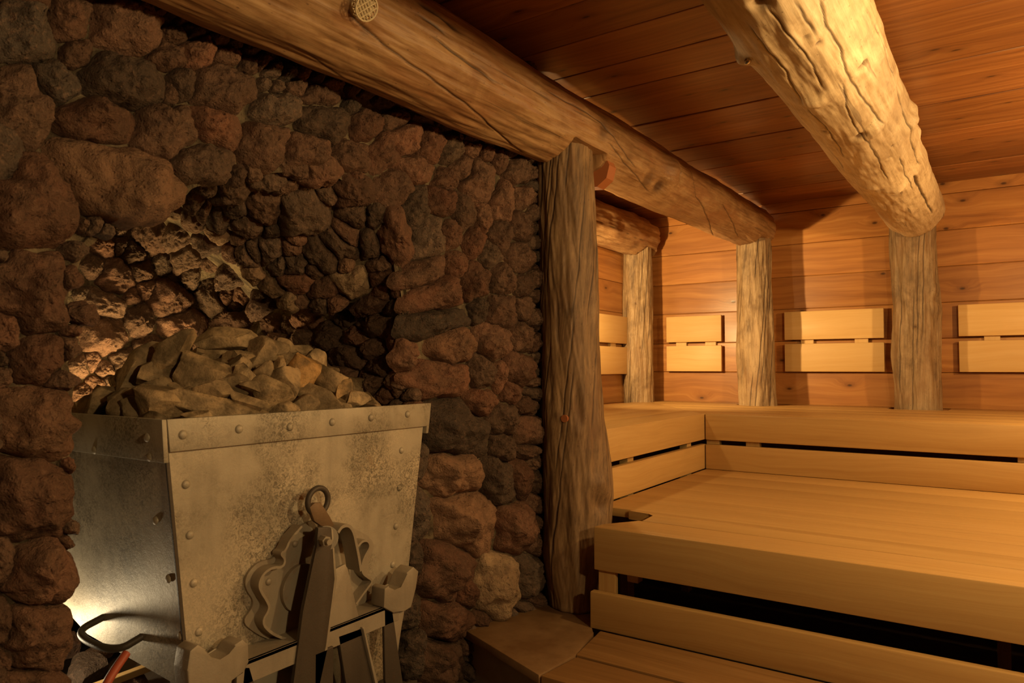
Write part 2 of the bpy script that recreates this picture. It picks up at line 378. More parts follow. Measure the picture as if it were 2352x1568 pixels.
R2 = grow(R1, LX-.07, .10); R3 = grow(R1, -2.28, .20); R3[:, 1] = np.clip(R3[:, 1], .1, 1.85)
for k_ in range(10, 18): R2[k_] = R1[k_]+np.array([-.20, .01, .035]); R3[k_, 2] = max(R3[k_, 2], R2[k_, 2]+.08)
for k_ in (18, 19): R2[k_] = R1[k_]+np.array([-.22, .0, .01]); R3[k_] = np.array([-2.28, R1[k_, 1]+.02, R1[k_, 2]+.08])
for k_ in (20, 21): R2[k_] = R1[k_]+np.array([-.10, -.01, 0]); R3[k_] = R1[k_]+np.array([-.42, -.05, 0])
R4 = R3.copy(); R4[:, 0] = -2.42; R4[:, 1:] = ctr[1:]+(R3[:, 1:]-ctr[1:])*np.array([.8, .92]); R4[:, 2] = np.clip(R4[:, 2], 0, 2)
R5 = R4.copy(); R5[:, 1:] = ctr[1:]+(R4[:, 1:]-ctr[1:])*.05; R5[:, 0] = -2.5
# outer rectangle
RO = R0.copy(); Y0, Y1, Z1 = -1.5, 2.44, CEIL
for k in range(len(RO)):
    d = R0[k]-ctr; ts = []
    if d[1] < 0: ts.append((Y0-ctr[1])/d[1])
    if d[1] > 0: ts.append((Y1-ctr[1])/d[1])
    if d[2] > 0: ts.append((Z1-ctr[2])/d[2])
    if d[2] < 0: ts.append((-ctr[2])/d[2])
    RO[k] = ctr+d*min(ts); RO[k, 0] = WX
def dens(R, n=8):
    return np.vstack([R[k]*(1-s)+R[k+1]*s for k in range(len(R)-1) for s in np.arange(n)/n]+[R[-1:]])
def shift_front(V):
    V = V.copy(); q = np.clip((V[:, 1]-1.80)/.45, 0, 1); V[:, 0] += .075*q*q*(3-2*q); return V
rings = [dens(R) for R in (RO, R0, R1, R2, R3, R4, R5)]
def loft(rs, steps):
    rows = []
    for a in range(len(rs)-1):
        for s in np.arange(steps[a])/steps[a]: rows.append(rs[a]*(1-s)+rs[a+1]*s)
    rows.append(rs[-1]); V = np.array(rows); h, w = V.shape[:2]
    i = np.arange(h*w).reshape(h, w); Fq = np.stack([i[:-1, :-1], i[1:, :-1], i[1:, 1:], i[:-1, 1:]], -1).reshape(-1, 4)
    return V.reshape(-1, 3), Fq
def corner_fill():  # the rectangle corners the radial loft misses
    pts = []
    return pts
Vf, Ff = loft(rings[:2], [14]); Vf = shift_front(Vf); Vn, Fn = loft(rings[1:], [9, 2, 10, 6, 12])
# a big flat backing so that the rectangle corners are closed (around the loft)
gy, gz = np.meshgrid(np.linspace(Y0, Y1, 60), np.linspace(0, CEIL, 36)); 
def noisy(V, a=.012): return V+np.stack([fbm(V*9, 3), fbm(V*9+31, 3), fbm(V*9+67, 3)], -1)*a
VB = np.vstack([Vf, Vn]); FB = np.vstack([Ff, Fn+len(Vf)])
bvh = BVHTree.FromPolygons([tuple(v) for v in VB], [tuple(map(int, f)) for f in FB])
def cast(x, y):
    d = ray(x, y); d = d/np.linalg.norm(d)
    p, n, i, t = bvh.ray_cast(Vector(EYE), Vector(d))
    if p is None: return None
    n = np.array(n); p = np.array(p)
    if n@d > 0: n = -n
    return p, n, i
# traced stones: cx, cy, w, h, angle(deg, clockwise on screen), hue 0 dark grey .. .6 brown .. .85 red, 1 sandy
S_FRONT = """60 65 165 150 0 .02;153 43 115 100 0 .6;298 60 165 108 20 .6;182 122 75 65 0 .55;132 190 140 85 35 .03;50 250 155 225 15 .45;280 188 205 112 15 .2;393 128 88 62 15 .6;462 121 66 82 0 .8;400 76 70 36 15 .6;528 130 62 42 15 .6;578 148 50 42 0 .5;425 190 62 80 0 .35;393 220 45 65 0 .5;514 200 142 110 10 .5;220 272 185 114 12 .72;385 300 135 134 0 .5;505 290 130 75 35 .85;275 425 345 175 24 .9;80 465 215 225 30 .72;468 378 150 95 10 .35;5 370 45 110 0 .5;
612 332 118 108 0 .6;636 250 110 75 0 .15;735 215 90 50 10 .5;690 200 60 40 20 .5;747 285 125 90 0 .3;840 290 75 75 0 .8;708 345 105 100 0 .6;812 358 90 85 0 .65;885 352 70 88 0 .8;938 318 70 75 20 .82;990 335 52 88 10 .82;1042 343 50 78 0 .3;957 388 84 68 0 .75;1065 385 62 72 0 .6;1100 415 85 108 0 .6;1152 368 34 54 0 .7;1195 392 60 66 0 .55;1122 352 38 38 0 .7;1033 412 64 54 0 .65;905 432 80 98 30 .6;1018 463 74 74 0 .85;1068 490 54 120 -10 .5;957 478 52 114 10 .2;905 548 92 134 -5 .75;988 545 76 122 15 .2;1040 535 52 78 0 .72;1090 552 54 82 0 .85;1158 470 58 104 10 .65;1112 495 42 80 0 .7;1153 540 50 98 0 .55;1203 455 50 62 0 .6;1203 517 54 84 0 .6;1198 593 64 82 0 .55;1130 585 56 68 0 .3;975 628 132 70 -30 .6;1050 612 58 72 0 .85;1000 677 148 86 -12 .8;1095 647 66 98 0 .8;1160 643 70 88 0 .55;1205 660 46 70 0 .5;1000 742 168 70 -8 .1;1105 710 46 72 0 .2;1158 712 86 90 20 .6;1207 705 48 70 0 .5;1037 798 120 104 -25 .88;1132 783 92 94 0 .65;1205 775 52 72 0 .55;937 818 64 76 0 .7;1010 865 168 94 0 .82;1105 850 62 100 -10 .4;1198 850 66 84 0 .7;1150 865 36 82 0 .75;
1042 985 178 122 15 .12;1110 925 82 70 0 .85;1160 965 82 82 0 .4;1180 900 58 60 0 .8;1218 985 58 66 0 .6;1158 1025 60 70 0 .4;1215 930 52 52 0 .6;1035 1093 152 114 -5 .9;1148 1105 90 120 -30 .2;1203 1100 54 102 -10 .75;1215 1040 54 38 0 .5;1070 1198 172 148 20 .9;1185 1215 82 132 0 .75;958 1178 62 132 0 .05;1014 1308 162 144 0 .72;1146 1340 104 142 15 1.;1215 1322 68 118 0 .1;1080 1362 50 62 0 .85;1018 1428 112 104 0 .75;940 1400 62 104 0 .1;1010 1515 114 114 0 .55;930 1500 70 104 0 .1;1235 1250 42 62 0 .55;1238 1160 38 58 0 .55;1240 1200 36 48 0 .55;1240 1105 36 62 0 .4;1235 1060 42 42 0 .5;945 1060 50 90 0 .1;940 1290 46 80 0 .15;
80 670 185 205 30 .65;15 760 90 115 0 .7;98 823 155 118 0 .72;8 862 50 62 0 .5;85 970 195 170 -3 .88;70 1150 190 195 0 .66;90 1318 170 155 0 .66;10 1285 70 125 0 .5;85 1465 155 170 0 .6;5 1430 60 125 0 .55;70 1575 180 70 0 .6;180 575 70 45 10 .3"""
S_HOOD = """692 497 128 108 0 .25;608 480 112 72 25 .5;530 450 104 48 0 .4;650 435 74 38 0 .5;755 455 58 42 0 .35;815 450 112 76 25 .65;820 497 82 62 30 .4;800 545 78 52 35 .6;780 565 98 62 25 .3;852 565 52 88 -20 .3;735 590 82 78 40 .3;680 612 72 62 0 .2;670 575 54 52 40 .6;565 525 84 62 30 .3;545 490 62 52 0 .2;625 535 42 38 0 .2;678 555 48 42 30 .65;718 625 54 38 45 .5;618 580 64 62 30 .2;580 580 64 42 40 .3;795 615 34 38 0 .9;740 405 130 55 0 .7;620 428 110 40 0 .3;860 500 60 70 0 .3;870 610 60 50 0 .5;480 440 80 40 20 .3;690 400 90 40 0 .5;440 470 60 50 30 .3;500 515 60 50 30 .2;
392 492 62 30 30 .95;440 520 72 34 35 .9;490 548 72 34 35 .95;530 590 62 32 45 .8;575 632 72 36 40 .95;620 668 72 36 35 .95;655 705 62 30 40 1.;690 655 84 54 15 .8;740 672 92 54 0 .7;810 655 98 58 -10 1.;875 640 72 48 -10 .8"""
S_CAVE = """235 565 68 48 20 .7;215 610 58 54 0 .5;165 640 62 62 0 .7;270 640 88 78 10 .75;240 700 92 68 15 .4;240 775 114 94 0 .6;345 545 88 84 0 .55;325 625 58 54 0 .5;390 690 88 94 -10 .7;425 600 64 64 0 .4;480 670 58 112 -20 .3;320 740 62 84 0 .5;415 750 114 84 10 .6;530 740 94 58 0 .6;475 560 64 62 0 .4;520 640 62 62 0 .4;600 700 62 62 0 .6;625 745 58 58 0 .6;640 790 62 62 0 .6;660 745 44 54 0 .4;700 735 78 44 0 .75;735 700 48 54 0 .3;760 770 62 74 0 .4;790 735 48 58 0 .4;815 775 78 62 25 .7;860 750 98 58 -5 .5;690 780 62 54 0 .5;800 815 94 64 0 .4;850 800 64 54 0 .5;870 840 64 58 0 .5;905 880 54 64 0 .5;180 840 64 64 0 .5;150 870 84 54 0 .5;170 720 54 64 0 .6;165 800 54 74 0 .5;560 590 64 64 0 .3;350 800 90 60 0 .5;470 800 80 60 0 .5;560 790 70 60 0 .5;290 830 80 60 0 .4;720 830 70 60 0 .5;780 870 70 60 0 .5;850 880 60 60 0 .5;770 700 60 44 0 .7;840 705 80 44 -10 .6;310 580 60 60 0 .4;400 545 60 60 0 .4;440 640 50 60 0 .3"""
def parse(t, grp): return [tuple(map(float, q.split()))+(grp,) for q in t.replace('\n', '').split(';') if q.strip()]
ST = parse(S_FRONT, 0)+parse(S_HOOD, 1)+parse(S_CAVE, 2)
def norm_d(st, x, y):
    a, b, g = st[2]/2, st[3]/2, math.radians(st[4]); dx, dy = x-st[0], y-st[1]
    u = (dx*math.cos(g)+dy*math.sin(g))/a; v = (-dx*math.sin(g)+dy*math.cos(g))/b
    return (abs(u)**2.3+abs(v)**2.3)**(1/2.3)
# small stones fill what the tracing left open
for gx in np.arange(8, 1250, 30):
    for gyy in np.arange(12, 1560, 30):
        x = gx+RS.uniform(-9, 9); y = gyy+RS.uniform(-9, 9)
        if min(norm_d(s, x, y) for s in ST) > (1.2 if x > 900 or y < 400 else 1.1):
            h = cast(x, y)
            if h is None: continue
            grp = 0 if h[2] < len(Ff) else (1 if h[2] < len(Ff)+9*(len(rings[0])-1) else 2)
            r = RS.uniform(30, 46); ST.append((x, y, r*RS.uniform(1, 1.4), r, RS.uniform(0, 180), RS.uniform(.1, .8), grp))
NTH = 64; NR = 15
TH = np.arange(NTH)/NTH*2*PI
allV = {0: [], 1: [], 2: []}; allF = {0: [], 1: [], 2: []}; allH = {0: [], 1: [], 2: []}; allT = {0: [], 1: [], 2: []}; cnt = {0: 0, 1: 0, 2: 0}
def add_stone(outline, p0, n, hue, grp, rs, hs=1.):
    """outline: NTH 3D points in the plane through p0 with normal n"""
    O = outline-p0; rad = np.linalg.norm(O, axis=1); s = float(rad.mean())
    H = float(np.clip(.62*s*rs.uniform(.85, 1.2), .02, .10))*hs
    rho = np.linspace(0, 1, NR)**.8
    P = p0+rho[:, None, None]*O[None]                      # NR,NTH,3
    u = O/np.maximum(1e-6, rad.max()); 
    e1 = O[0]/rad[0]; e2 = np.cross(n, e1); cu = (P-p0)@e1/s; cv = (P-p0)@e2/s
    h = np.full(cu.shape, 1.0)
    for k in range(rs.randint(5, 8)):                      # faceted top
        a = rs.uniform(0, 2*PI); sl = rs.uniform(.15, .95); h = np.minimum(h, rs.uniform(.8, 1.25)-sl*(cu*math.cos(a)+cv*math.sin(a)))
    edge = (1-rho[:, None]**2.5)**.55
    h = np.clip(h, .38, 1.3)*edge
    Q = P+n*((h*H)-.022*rho[:, None]**6-.004)[..., None]
    q = Q.reshape(-1, 3)
    sd = rs.uniform(0, 90, 3)
    big = fbm(q/s*1.4+sd, 3, 2.1, .55); fin = fbm(q/max(s, .03)*5.5+sd+9, 4, 2.2, .62)
    amp = min(1, hs)*(.22*s*big+.085*min(s, .07)*fin)*(np.repeat(1-.55*rho**4, NTH))
    out = n+0.6*(q-p0)/s; out = out/np.linalg.norm(out, axis=1)[:, None]
    q = q+out*np.clip(amp, -.035, .035)[:, None]
    idx = np.arange(NR*NTH).reshape(NR, NTH); nx = np.roll(idx, -1, 1)
    f = np.stack([idx[:-1], idx[1:], nx[1:], nx[:-1]], -1).reshape(-1, 4)
    allV[grp].append(q); allF[grp].append(f+cnt[grp]); cnt[grp] += len(q)
    allH[grp].append(np.full(len(q), hue)); allT[grp].append(np.full(len(q), rs.uniform(0, 1)))
cx_ = np.array([s[0] for s in ST]); cy_ = np.array([s[1] for s in ST]); rm = np.array([max(s[2], s[3])/2 for s in ST])
for i, s in enumerate(ST):
    rs = np.random.RandomState(1000+i); h = cast(s[0], s[1])
    if h is None: continue
    p0, n, fi = h; grp = s[6]
    a, b, g = s[2]/2, s[3]/2, math.radians(s[4])
    cu, su = np.cos(TH-g), np.sin(TH-g); rel = 1/((np.abs(cu)/a)**2.3+(np.abs(su)/b)**2.3)**(1/2.3)
    near = [j for j in range(len(ST)) if j != i and math.hypot(cx_[j]-s[0], cy_[j]-s[1]) < rm[i]*1.3+rm[j]*1.3]
    t = np.linspace(.15, 1.3, 48)
    px = s[0]+np.cos(TH)[:, None]*rel[:, None]*t; py = s[1]+np.sin(TH)[:, None]*rel[:, None]*t
    blk = np.zeros(px.shape, bool)
    for j in near:
        q = ST[j]; aa, bb, gg = q[2]/2, q[3]/2, math.radians(q[4]); dx, dy = px-q[0], py-q[1]
        dn = (np.abs((dx*math.cos(gg)+dy*math.sin(gg))/aa)**2.3+np.abs((-dx*math.sin(gg)+dy*math.cos(gg))/bb)**2.3)**(1/2.3)
        blk |= dn < t[None, :]
    R = np.where(blk.any(1), t[np.argmax(blk, 1)]*1.02, 1.24)
    for _ in range(2): R = (np.roll(R, 1)+2*R+np.roll(R, -1))/4
    nz = sum(rs.uniform(.012, .045)*np.cos(k*TH+rs.uniform(0, 6.3)) for k in (2, 3, 4, 5, 7))
    Rr = rel*R*(1+nz)*(.985 if s[6] == 0 else 1.04)
    d0 = p0-EYE; d0 = d0/np.linalg.norm(d0); c = -(n@d0)
    if c < .5: n = n-d0*(.5-c)*1.3; n = n/np.linalg.norm(n)
    O = []
    for k in range(NTH):
        d = ray(s[0]+math.cos(TH[k])*Rr[k], s[1]+math.sin(TH[k])*Rr[k]); O.append(EYE+d*(((p0-EYE)@n)/(d@n)))
    hs = 1.25 if (grp == 0 and s[0] < 480 and a > 50) else (.65 if grp == 1 else 1.)
    add_stone(np.array(O), p0, n, s[5], grp, rs, hs)
# stones of the same wall outside the picture (left of it, above and below)
done = []
for k in range(2600):
    y, z = RS.uniform(Y0, 2.42), RS.uniform(.02, 2.2); P = shift_front(np.array([[WX, y, z]]))[0]; w = pix(P)
    if w[2] > .1 and -30 < w[0] < 2352 and -30 < w[1] < 1590: continue
    r = RS.uniform(.045, .10)
    if .55 < y < 1.70 and z < .6: continue
    if any((y-a)**2+(z-b)**2 < (.82*(r+c))**2 for a, b, c in done): continue
    done.append((y, z, r)); n = np.array([1., 0, 0]); e = RS.uniform(.8, 1.2)
    rs = np.random.RandomState(5000+k); nz = 1+sum(rs.uniform(.02, .06)*np.cos(j*TH+rs.uniform(0, 6.3)) for j in (2, 3, 4, 5))
    O = np.stack([np.full(NTH, P[0]), y+np.cos(TH)*r*e*nz, z+np.sin(TH)*r/e*nz], -1)
    add_stone(O, P, n, RS.uniform(.1, .85), 0, rs)
def stone_obj(name, grps, bV, bF, back):
    bV = noisy(bV+back); V = [bV]; Fq = [bF]; H = [np.full(len(bV), .3)]; T = [np.full(len(bV), .5)]; Mo = [np.ones(len(bV))]; o = len(bV)
    for g in grps:
        v = np.vstack(allV[g]); V.append(v); Fq.append(np.vstack(allF[g])+o); o += len(v)
        H.append(np.concatenate(allH[g])); T.append(np.concatenate(allT[g])); Mo.append(np.zeros(len(v)))
    me = mesh_np(name, np.vstack(V), np.vstack(Fq), True, dict(hue=np.concatenate(H), tone=np.concatenate(T), mortar=np.concatenate(Mo)))
    return tag(link(name, me, M_STONE), kind='structure')
stone_obj('wall_left', (0,), Vf, Ff, np.array([-.022, 0, 0]))
dn_ = (Vn-ctr)*np.array([0, 1, 1]); dn_ = dn_/np.maximum(.02, np.linalg.norm(dn_, axis=1))[:, None]*.022+np.array([-.012, 0, 0]); dn_[Vn[:, 2] < .03] *= 0
stone_obj('wall_niche', (1, 2), Vn, Fn, dn_)
# ------------------------------------------------------------------ logs
def make_log(name, mat, axis, t0, t1, cen, rad, parent=None, cracks=(), knots=(), notch=(), nth=200, dt=.009, seed=0, lump=.012, twist=0., flare=None, autocracks=0, ends=True, bow=0.):
    """axis 1: along Y (cen(t)->(x,z)); axis 2: vertical (cen(t)->(x,y)). cracks: (list of (t,theta), width, depth)"""
    nt = int((t1-t0)/dt)+1; t = np.linspace(t0, t1, nt); th = np.arange(nth)/nth*2*PI
    C = np.array([cen(q) for q in t]); r = np.array([rad(q) for q in t])
    T, THm = np.meshgrid(t, th, indexing='ij'); RR = np.repeat(r[:, None], nth, 1)
    q = np.stack([T*1.4+seed*13.1, np.cos(THm)*1.3, np.sin(THm)*1.3], -1).reshape(-1, 3)
    RR = RR+lump*fbm(q*1.5, 3).reshape(RR.shape)
    q2 = np.stack([T*5+seed*7.7, np.cos(THm+twist*T)*9, np.sin(THm+twist*T)*9], -1).reshape(-1, 3)
    RR = RR+.0014*fbm(q2, 3).reshape(RR.shape)
    CK = np.zeros(RR.shape); KN = np.zeros(RR.shape)
    rng = random.Random(seed+99); cr = list(cracks)
    for k in range(autocracks):
        a = rng.uniform(0, 2*PI); b = rng.uniform(t0, t1); L = rng.uniform(.35, 1.3); pts = []
        for j in range(12): pts.append((b+L*j/11, a+twist*L*j/11+rng.uniform(-.012, .012)))
        cr.append((pts, rng.uniform(.004, .0062), rng.uniform(.004, .008)))
    for pts, w, dp in cr:
        P = np.array(pts, float); lo, hi = P[:, 0].min()-.03, P[:, 0].max()+.03
        sel = np.where((t > lo) & (t < hi))[0]
        if len(sel) == 0: continue
        o = np.argsort(P[:, 0]); tc = np.interp(t[sel], P[o, 0], P[o, 1])
        tc = tc+.012*np.sin(t[sel]*23+seed)+.006*np.sin(t[sel]*61+2*seed)
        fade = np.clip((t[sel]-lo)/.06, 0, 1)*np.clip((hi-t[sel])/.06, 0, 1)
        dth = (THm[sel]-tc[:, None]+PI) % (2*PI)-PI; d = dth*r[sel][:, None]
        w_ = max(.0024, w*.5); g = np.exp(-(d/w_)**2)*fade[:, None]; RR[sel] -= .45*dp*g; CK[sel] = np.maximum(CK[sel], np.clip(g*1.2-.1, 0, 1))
    for kt, kth, kr, kh, kd in knots:                       # t, theta, radius, height, darkness
        d = np.hypot(T-kt, ((THm-kth+PI) % (2*PI)-PI)*r.mean()); g = np.exp(-(d/kr)**2); RR += kh*g
        KN = np.maximum(KN, kd*np.clip(1.6*np.exp(-(d/(kr*.6))**2), 0, 1))
    A = RR*np.cos(THm); B = RR*np.sin(THm)
    if axis == 1: V = np.stack([C[:, 0:1]+A, T, C[:, 1:2]+B], -1)
    else: V = np.stack([C[:, 0:1]+A, C[:, 1:2]+B, T], -1)
    if flare is not None: V = flare(V, T, THm)
    for (y0, hw, zmin) in notch:                            # flat seat cut where a post carries the log
        k = np.abs(V[..., 1]-y0) < hw; V[..., 2] = np.where(k & (V[..., 2] < zmin), zmin+.25*(V[..., 2]-zmin)*0, V[..., 2])
    i = np.arange(nt*nth).reshape(nt, nth); nx = np.roll(i, -1, 1)
    Fq = np.stack([i[:-1], i[1:], nx[1:], nx[:-1]], -1).reshape(-1, 4)
    V = V.reshape(-1, 3); gr = np.stack([T, A*np.cos(twist*T)-B*np.sin(-twist*T), A*np.sin(-twist*T)+B*np.cos(twist*T)], -1).reshape(-1, 3)+seed*3.7
    ck = CK.ravel(); kn = KN.ravel()
    if ends:
        n0 = len(V)
        for e, row in ((0, i[0]), (1, i[-1])):
            c = V[row].mean(0); prev = row; base = V[row]
            for s_ in (.96, .6, .02):
                ring = c+(base-c)*s_+np.array([0, (1 if e else -1)*.006, 0])*(axis == 1)+np.array([0, 0, (1 if e else -1)*.004])*(axis == 2)
                idx = len(V)+np.arange(nth); V = np.vstack([V, ring]); gr = np.vstack([gr, gr[row]*np.array([1, s_, s_])]); ck = np.concatenate([ck, np.zeros(nth)]); kn = np.concatenate([kn, np.zeros(nth)])
                Fq = np.vstack([Fq, np.stack([prev, idx, np.roll(idx, -1), np.roll(prev, -1)], -1)]); prev = idx
    me = mesh_np(name, V, Fq, True, dict(grain=gr, crack=ck, knot=kn))
    bm = bmesh.new(); bm.from_mesh(me); bmesh.ops.recalc_face_normals(bm, faces=bm.faces); bm.to_mesh(me); bm.free()
    return link(name, me, mat, parent)
def lerp(a, b, s): return a+(b-a)*s
def hit_y(x, y, X, Z, r):
    """pixel -> (t, theta) on a log along Y with axis (X,Z)"""
    d = ray(x, y); ex, ez = EYE[0]-X, EYE[2]-Z; a = d[0]**2+d[2]**2; b = 2*(ex*d[0]+ez*d[2]); c = ex*ex+ez*ez-r*r
    D = b*b-4*a*c; s = (-b-math.sqrt(max(0, D)))/(2*a); p = EYE+d*s
    return p[1], math.atan2(p[2]-Z, p[0]-X)
# --- left beam
def b1c(t): s = min(max(t/5, -.3), 1); return (lerp(-1.365, -1.335, s), lerp(2.028, 2.092, s))
def b1r(t): s = min(max(t/5, -.3), 1); return lerp(.148, .136, s)-(.025*max(0, (t-4.88)/.09)**2 if t > 4.88 else 0)
def H1(x, y):
    p = (2., 0)
    for _ in range(3): c = b1c(p[0]); p = hit_y(x, y, c[0], c[1], b1r(p[0]))
    return p
g4 = lambda x, y: H1(700+x/2.94, y/2.94)
ck1 = [([g4(*p) for p in ((280, 80), (400, 180), (530, 290), (700, 430), (870, 540), (1050, 680), (1220, 820), (1380, 970), (1490, 1040))], .0042, .012),
       ([g4(*p) for p in ((880, 260), (970, 320), (1060, 390), (1170, 470), (1270, 555))], .008, .012),
       ([g4(*p) for p in ((760, 30), (900, 110), (1050, 220))], .016, .012), ([g4(*p) for p in ((770, 110), (860, 170), (950, 240))], .008, .008),
       ([g4(*p) for p in ((0, 360), (250, 510), (480, 640), (700, 740), (950, 880))], .003, .005),
       ([g4(*p) for p in ((1650, 620), (1850, 740), (2000, 830), (2130, 990), (2230, 1130))], .0038, .009),
       ([H1(*p) for p in ((1400, 330), (1440, 380), (1490, 440))], .004, .006), ([H1(*p) for p in ((1570, 375), (1600, 450), (1625, 500), (1640, 545))], .004, .009),
       ([H1(*p) for p in ((1660, 470), (1680, 505), (1695, 545))], .0035, .008)]
kn1 = [(*H1(1545, 400), .075, .028, .0), (*H1(1515, 430), .05, -.02, .95), (*H1(1558, 395), .022, -.02, .9), (*H1(1385, 298), .05, -.004, .6), (*H1(1690, 460), .02, .006, .4), (*H1(1440, 372), .05, -.003, .35), (*H1(1490, 415), .06, -.01, .7), (*H1(840, 72), .02, -.003, .5)]
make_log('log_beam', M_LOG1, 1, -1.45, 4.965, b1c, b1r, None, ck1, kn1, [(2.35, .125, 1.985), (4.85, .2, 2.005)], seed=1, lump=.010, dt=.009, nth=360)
o = bpy.data.objects['log_beam']; tag(o, 'long reddish brown log beam running above the stone wall edge on the left', 'beam', 'log beams under the ceiling')
BEAM1 = o
# --- right beam
def b2c(t): s = min(max(t/5, -.3), 1); return (lerp(-.415, -.395, s), lerp(2.08, 2.095, s))
def b2r(t): s = min(max(t/5, -.3), 1); return lerp(.168, .158, s)-(.03*max(0, (t-4.85)/.2)**2 if t > 4.85 else 0)
def H2(x, y):
    p = (3., 0)
    for _ in range(3): c = b2c(p[0]); p = hit_y(x, y, c[0], c[1], b2r(p[0]))
    return p
g5 = lambda x, y: H2(1500+x/2.76, y/2.76)
ck2 = [([g5(*p) for p in ((1060, 10), (1110, 170), (1190, 330), (1255, 520), (1320, 600), (1380, 690), (1460, 780))], .0042, .012),
       ([g5(*p) for p in ((730, 50), (830, 180), (930, 280), (980, 370), (1040, 480), (1080, 560))], .0032, .007),
       ([g5(*p) for p in ((600, 170), (700, 280), (830, 440), (900, 560), (940, 620))], .0034, .008),
       ([g5(*p) for p in ((1200, 540), (1230, 680), (1260, 780), (1340, 880), (1400, 960), (1480, 1130))], .003, .007),
       ([g5(*p) for p in ((1390, 160), (1440, 260), (1490, 400), (1550, 560), (1610, 780), (1640, 900), (1690, 1040))], .006, .014),
       ([g5(*p) for p in ((1660, 1120), (1690, 1180), (1720, 1240), (1770, 1350))], .011, .03),
       ([g5(*p) for p in ((980, 690), (1050, 770), (1130, 860), (1210, 1000))], .003, .006), ([g5(*p) for p in ((900, 20), (960, 120), (1030, 200))], .003, .006),
       ([g5(*p) for p in ((1560, 990), (1600, 1100), (1650, 1200))], .003, .006)]
kn2 = [(*g5(1335, 430), .016, -.02, 1.), (*g5(985, 665), .016, -.015, 1.), (*g5(1010, 640), .05, .016, 0), (*g5(1310, 865), .022, -.016, .9), (*g5(1390, 840), .045, .022, 0), (*g5(1550, 1190), .03, .018, 0), (*g5(1640, 740), .05, .022, .1), (*g5(690, 20), .02, -.02, 1.),
       (*g5(1045, 270), .010, -.006, .9), (*g5(1495, 1000), .008, -.006, .9), (*g5(1700, 830), .03, .012, 0), (*g5(580, 340), .03, .02, .2), (*g5(1360, 1180), .035, .012, 0), (*g5(1080, 840), .015, -.008, .8), (*g5(1520, 925), .008, -.004, .9), (*g5(970, 225), .012, -.004, .5)]
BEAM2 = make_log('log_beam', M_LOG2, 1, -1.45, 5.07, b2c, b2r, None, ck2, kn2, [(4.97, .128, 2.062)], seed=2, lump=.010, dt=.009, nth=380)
tag(BEAM2, 'thick pale log beam with cracks and cut knots on the right of the ceiling', 'beam', 'log beams under the ceiling')
# --- alcove beam
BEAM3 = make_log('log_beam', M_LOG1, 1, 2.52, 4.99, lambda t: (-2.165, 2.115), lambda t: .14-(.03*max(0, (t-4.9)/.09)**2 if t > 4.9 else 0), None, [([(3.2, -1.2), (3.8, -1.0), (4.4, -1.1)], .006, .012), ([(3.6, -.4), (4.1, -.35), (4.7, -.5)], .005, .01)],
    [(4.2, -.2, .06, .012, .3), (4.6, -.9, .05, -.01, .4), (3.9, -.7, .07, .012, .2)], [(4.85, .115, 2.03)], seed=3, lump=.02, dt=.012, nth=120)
tag(BEAM3, 'short dark log beam in the alcove resting on the thin rear post', 'beam', 'log beams under the ceiling')
# --- posts
def post(label, xb, xt, y, z0, z1, rb, rt, mat, seed, **kw):
    o = make_log('log_post', mat, 2, z0, z1, lambda t: (lerp(xb, xt, (t-z0)/(z1-z0)), y), lambda t: lerp(rb, rt, (t-z0)/(z1-z0)), None, seed=seed, dt=.008, nth=260, **kw)
    return tag(o, label, 'post', 'log posts')
def f1(V, T, TH):   # swelling root side of the front post above the slab
    a = np.exp(-((T-.72)/.17)**2)*np.clip(np.cos(TH-.45), 0, 1)**2*.028
    b = np.exp(-((T-.28)/.10)**2)*-.02
    V = V.copy(); V[..., 0] += np.cos(TH)*(a+b); V[..., 1] += np.sin(TH)*(a+b); return V
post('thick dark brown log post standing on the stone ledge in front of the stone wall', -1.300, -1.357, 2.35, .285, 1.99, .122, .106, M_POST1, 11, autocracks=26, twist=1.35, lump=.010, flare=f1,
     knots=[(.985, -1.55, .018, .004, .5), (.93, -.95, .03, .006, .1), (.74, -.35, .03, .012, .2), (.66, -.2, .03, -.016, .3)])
PLUG = None
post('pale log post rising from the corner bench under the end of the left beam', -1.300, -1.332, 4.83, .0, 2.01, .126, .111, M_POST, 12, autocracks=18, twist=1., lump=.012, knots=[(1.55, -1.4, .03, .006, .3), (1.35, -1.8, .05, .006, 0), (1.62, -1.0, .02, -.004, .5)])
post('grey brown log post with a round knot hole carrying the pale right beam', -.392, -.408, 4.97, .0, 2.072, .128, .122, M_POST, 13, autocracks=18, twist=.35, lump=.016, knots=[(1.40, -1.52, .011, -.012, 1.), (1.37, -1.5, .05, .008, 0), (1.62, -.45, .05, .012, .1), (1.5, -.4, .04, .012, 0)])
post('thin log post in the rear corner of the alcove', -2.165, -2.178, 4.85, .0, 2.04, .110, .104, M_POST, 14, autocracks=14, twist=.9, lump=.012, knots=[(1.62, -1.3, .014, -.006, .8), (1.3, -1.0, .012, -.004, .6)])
fp = bpy.data.objects['log_post']; d_ = ray(1296, 961); a_ = d_[0]**2+d_[1]**2; b_ = 2*(1.325*d_[0]-2.35*d_[1]); c_ = 1.325**2+2.35**2-.117**2; pd = Vector(EYE+d_*((-b_-math.sqrt(b_*b_-4*a_*c_))/(2*a_))); m = MB(); m.tube([pd+Vector((0, .02, 0)), pd+Vector((.001, -.002, 0))], .0135, 24); pg = m.build('dowel_plug', M_CUT, fp, 30); pg['label'] = 'round reddish dowel plug'
# sawn log end behind the front post
m = MB(); c = ony(1377, 397, 2.56); m.tube([(c[0], 2.50, c[2]), (c[0], 2.56, c[2])], .074, 9); ob = m.build('log_stub', M_CUT, None, 30)
tag(ob, 'sawn reddish log end sticking out behind the top of the dark front post', 'log end')
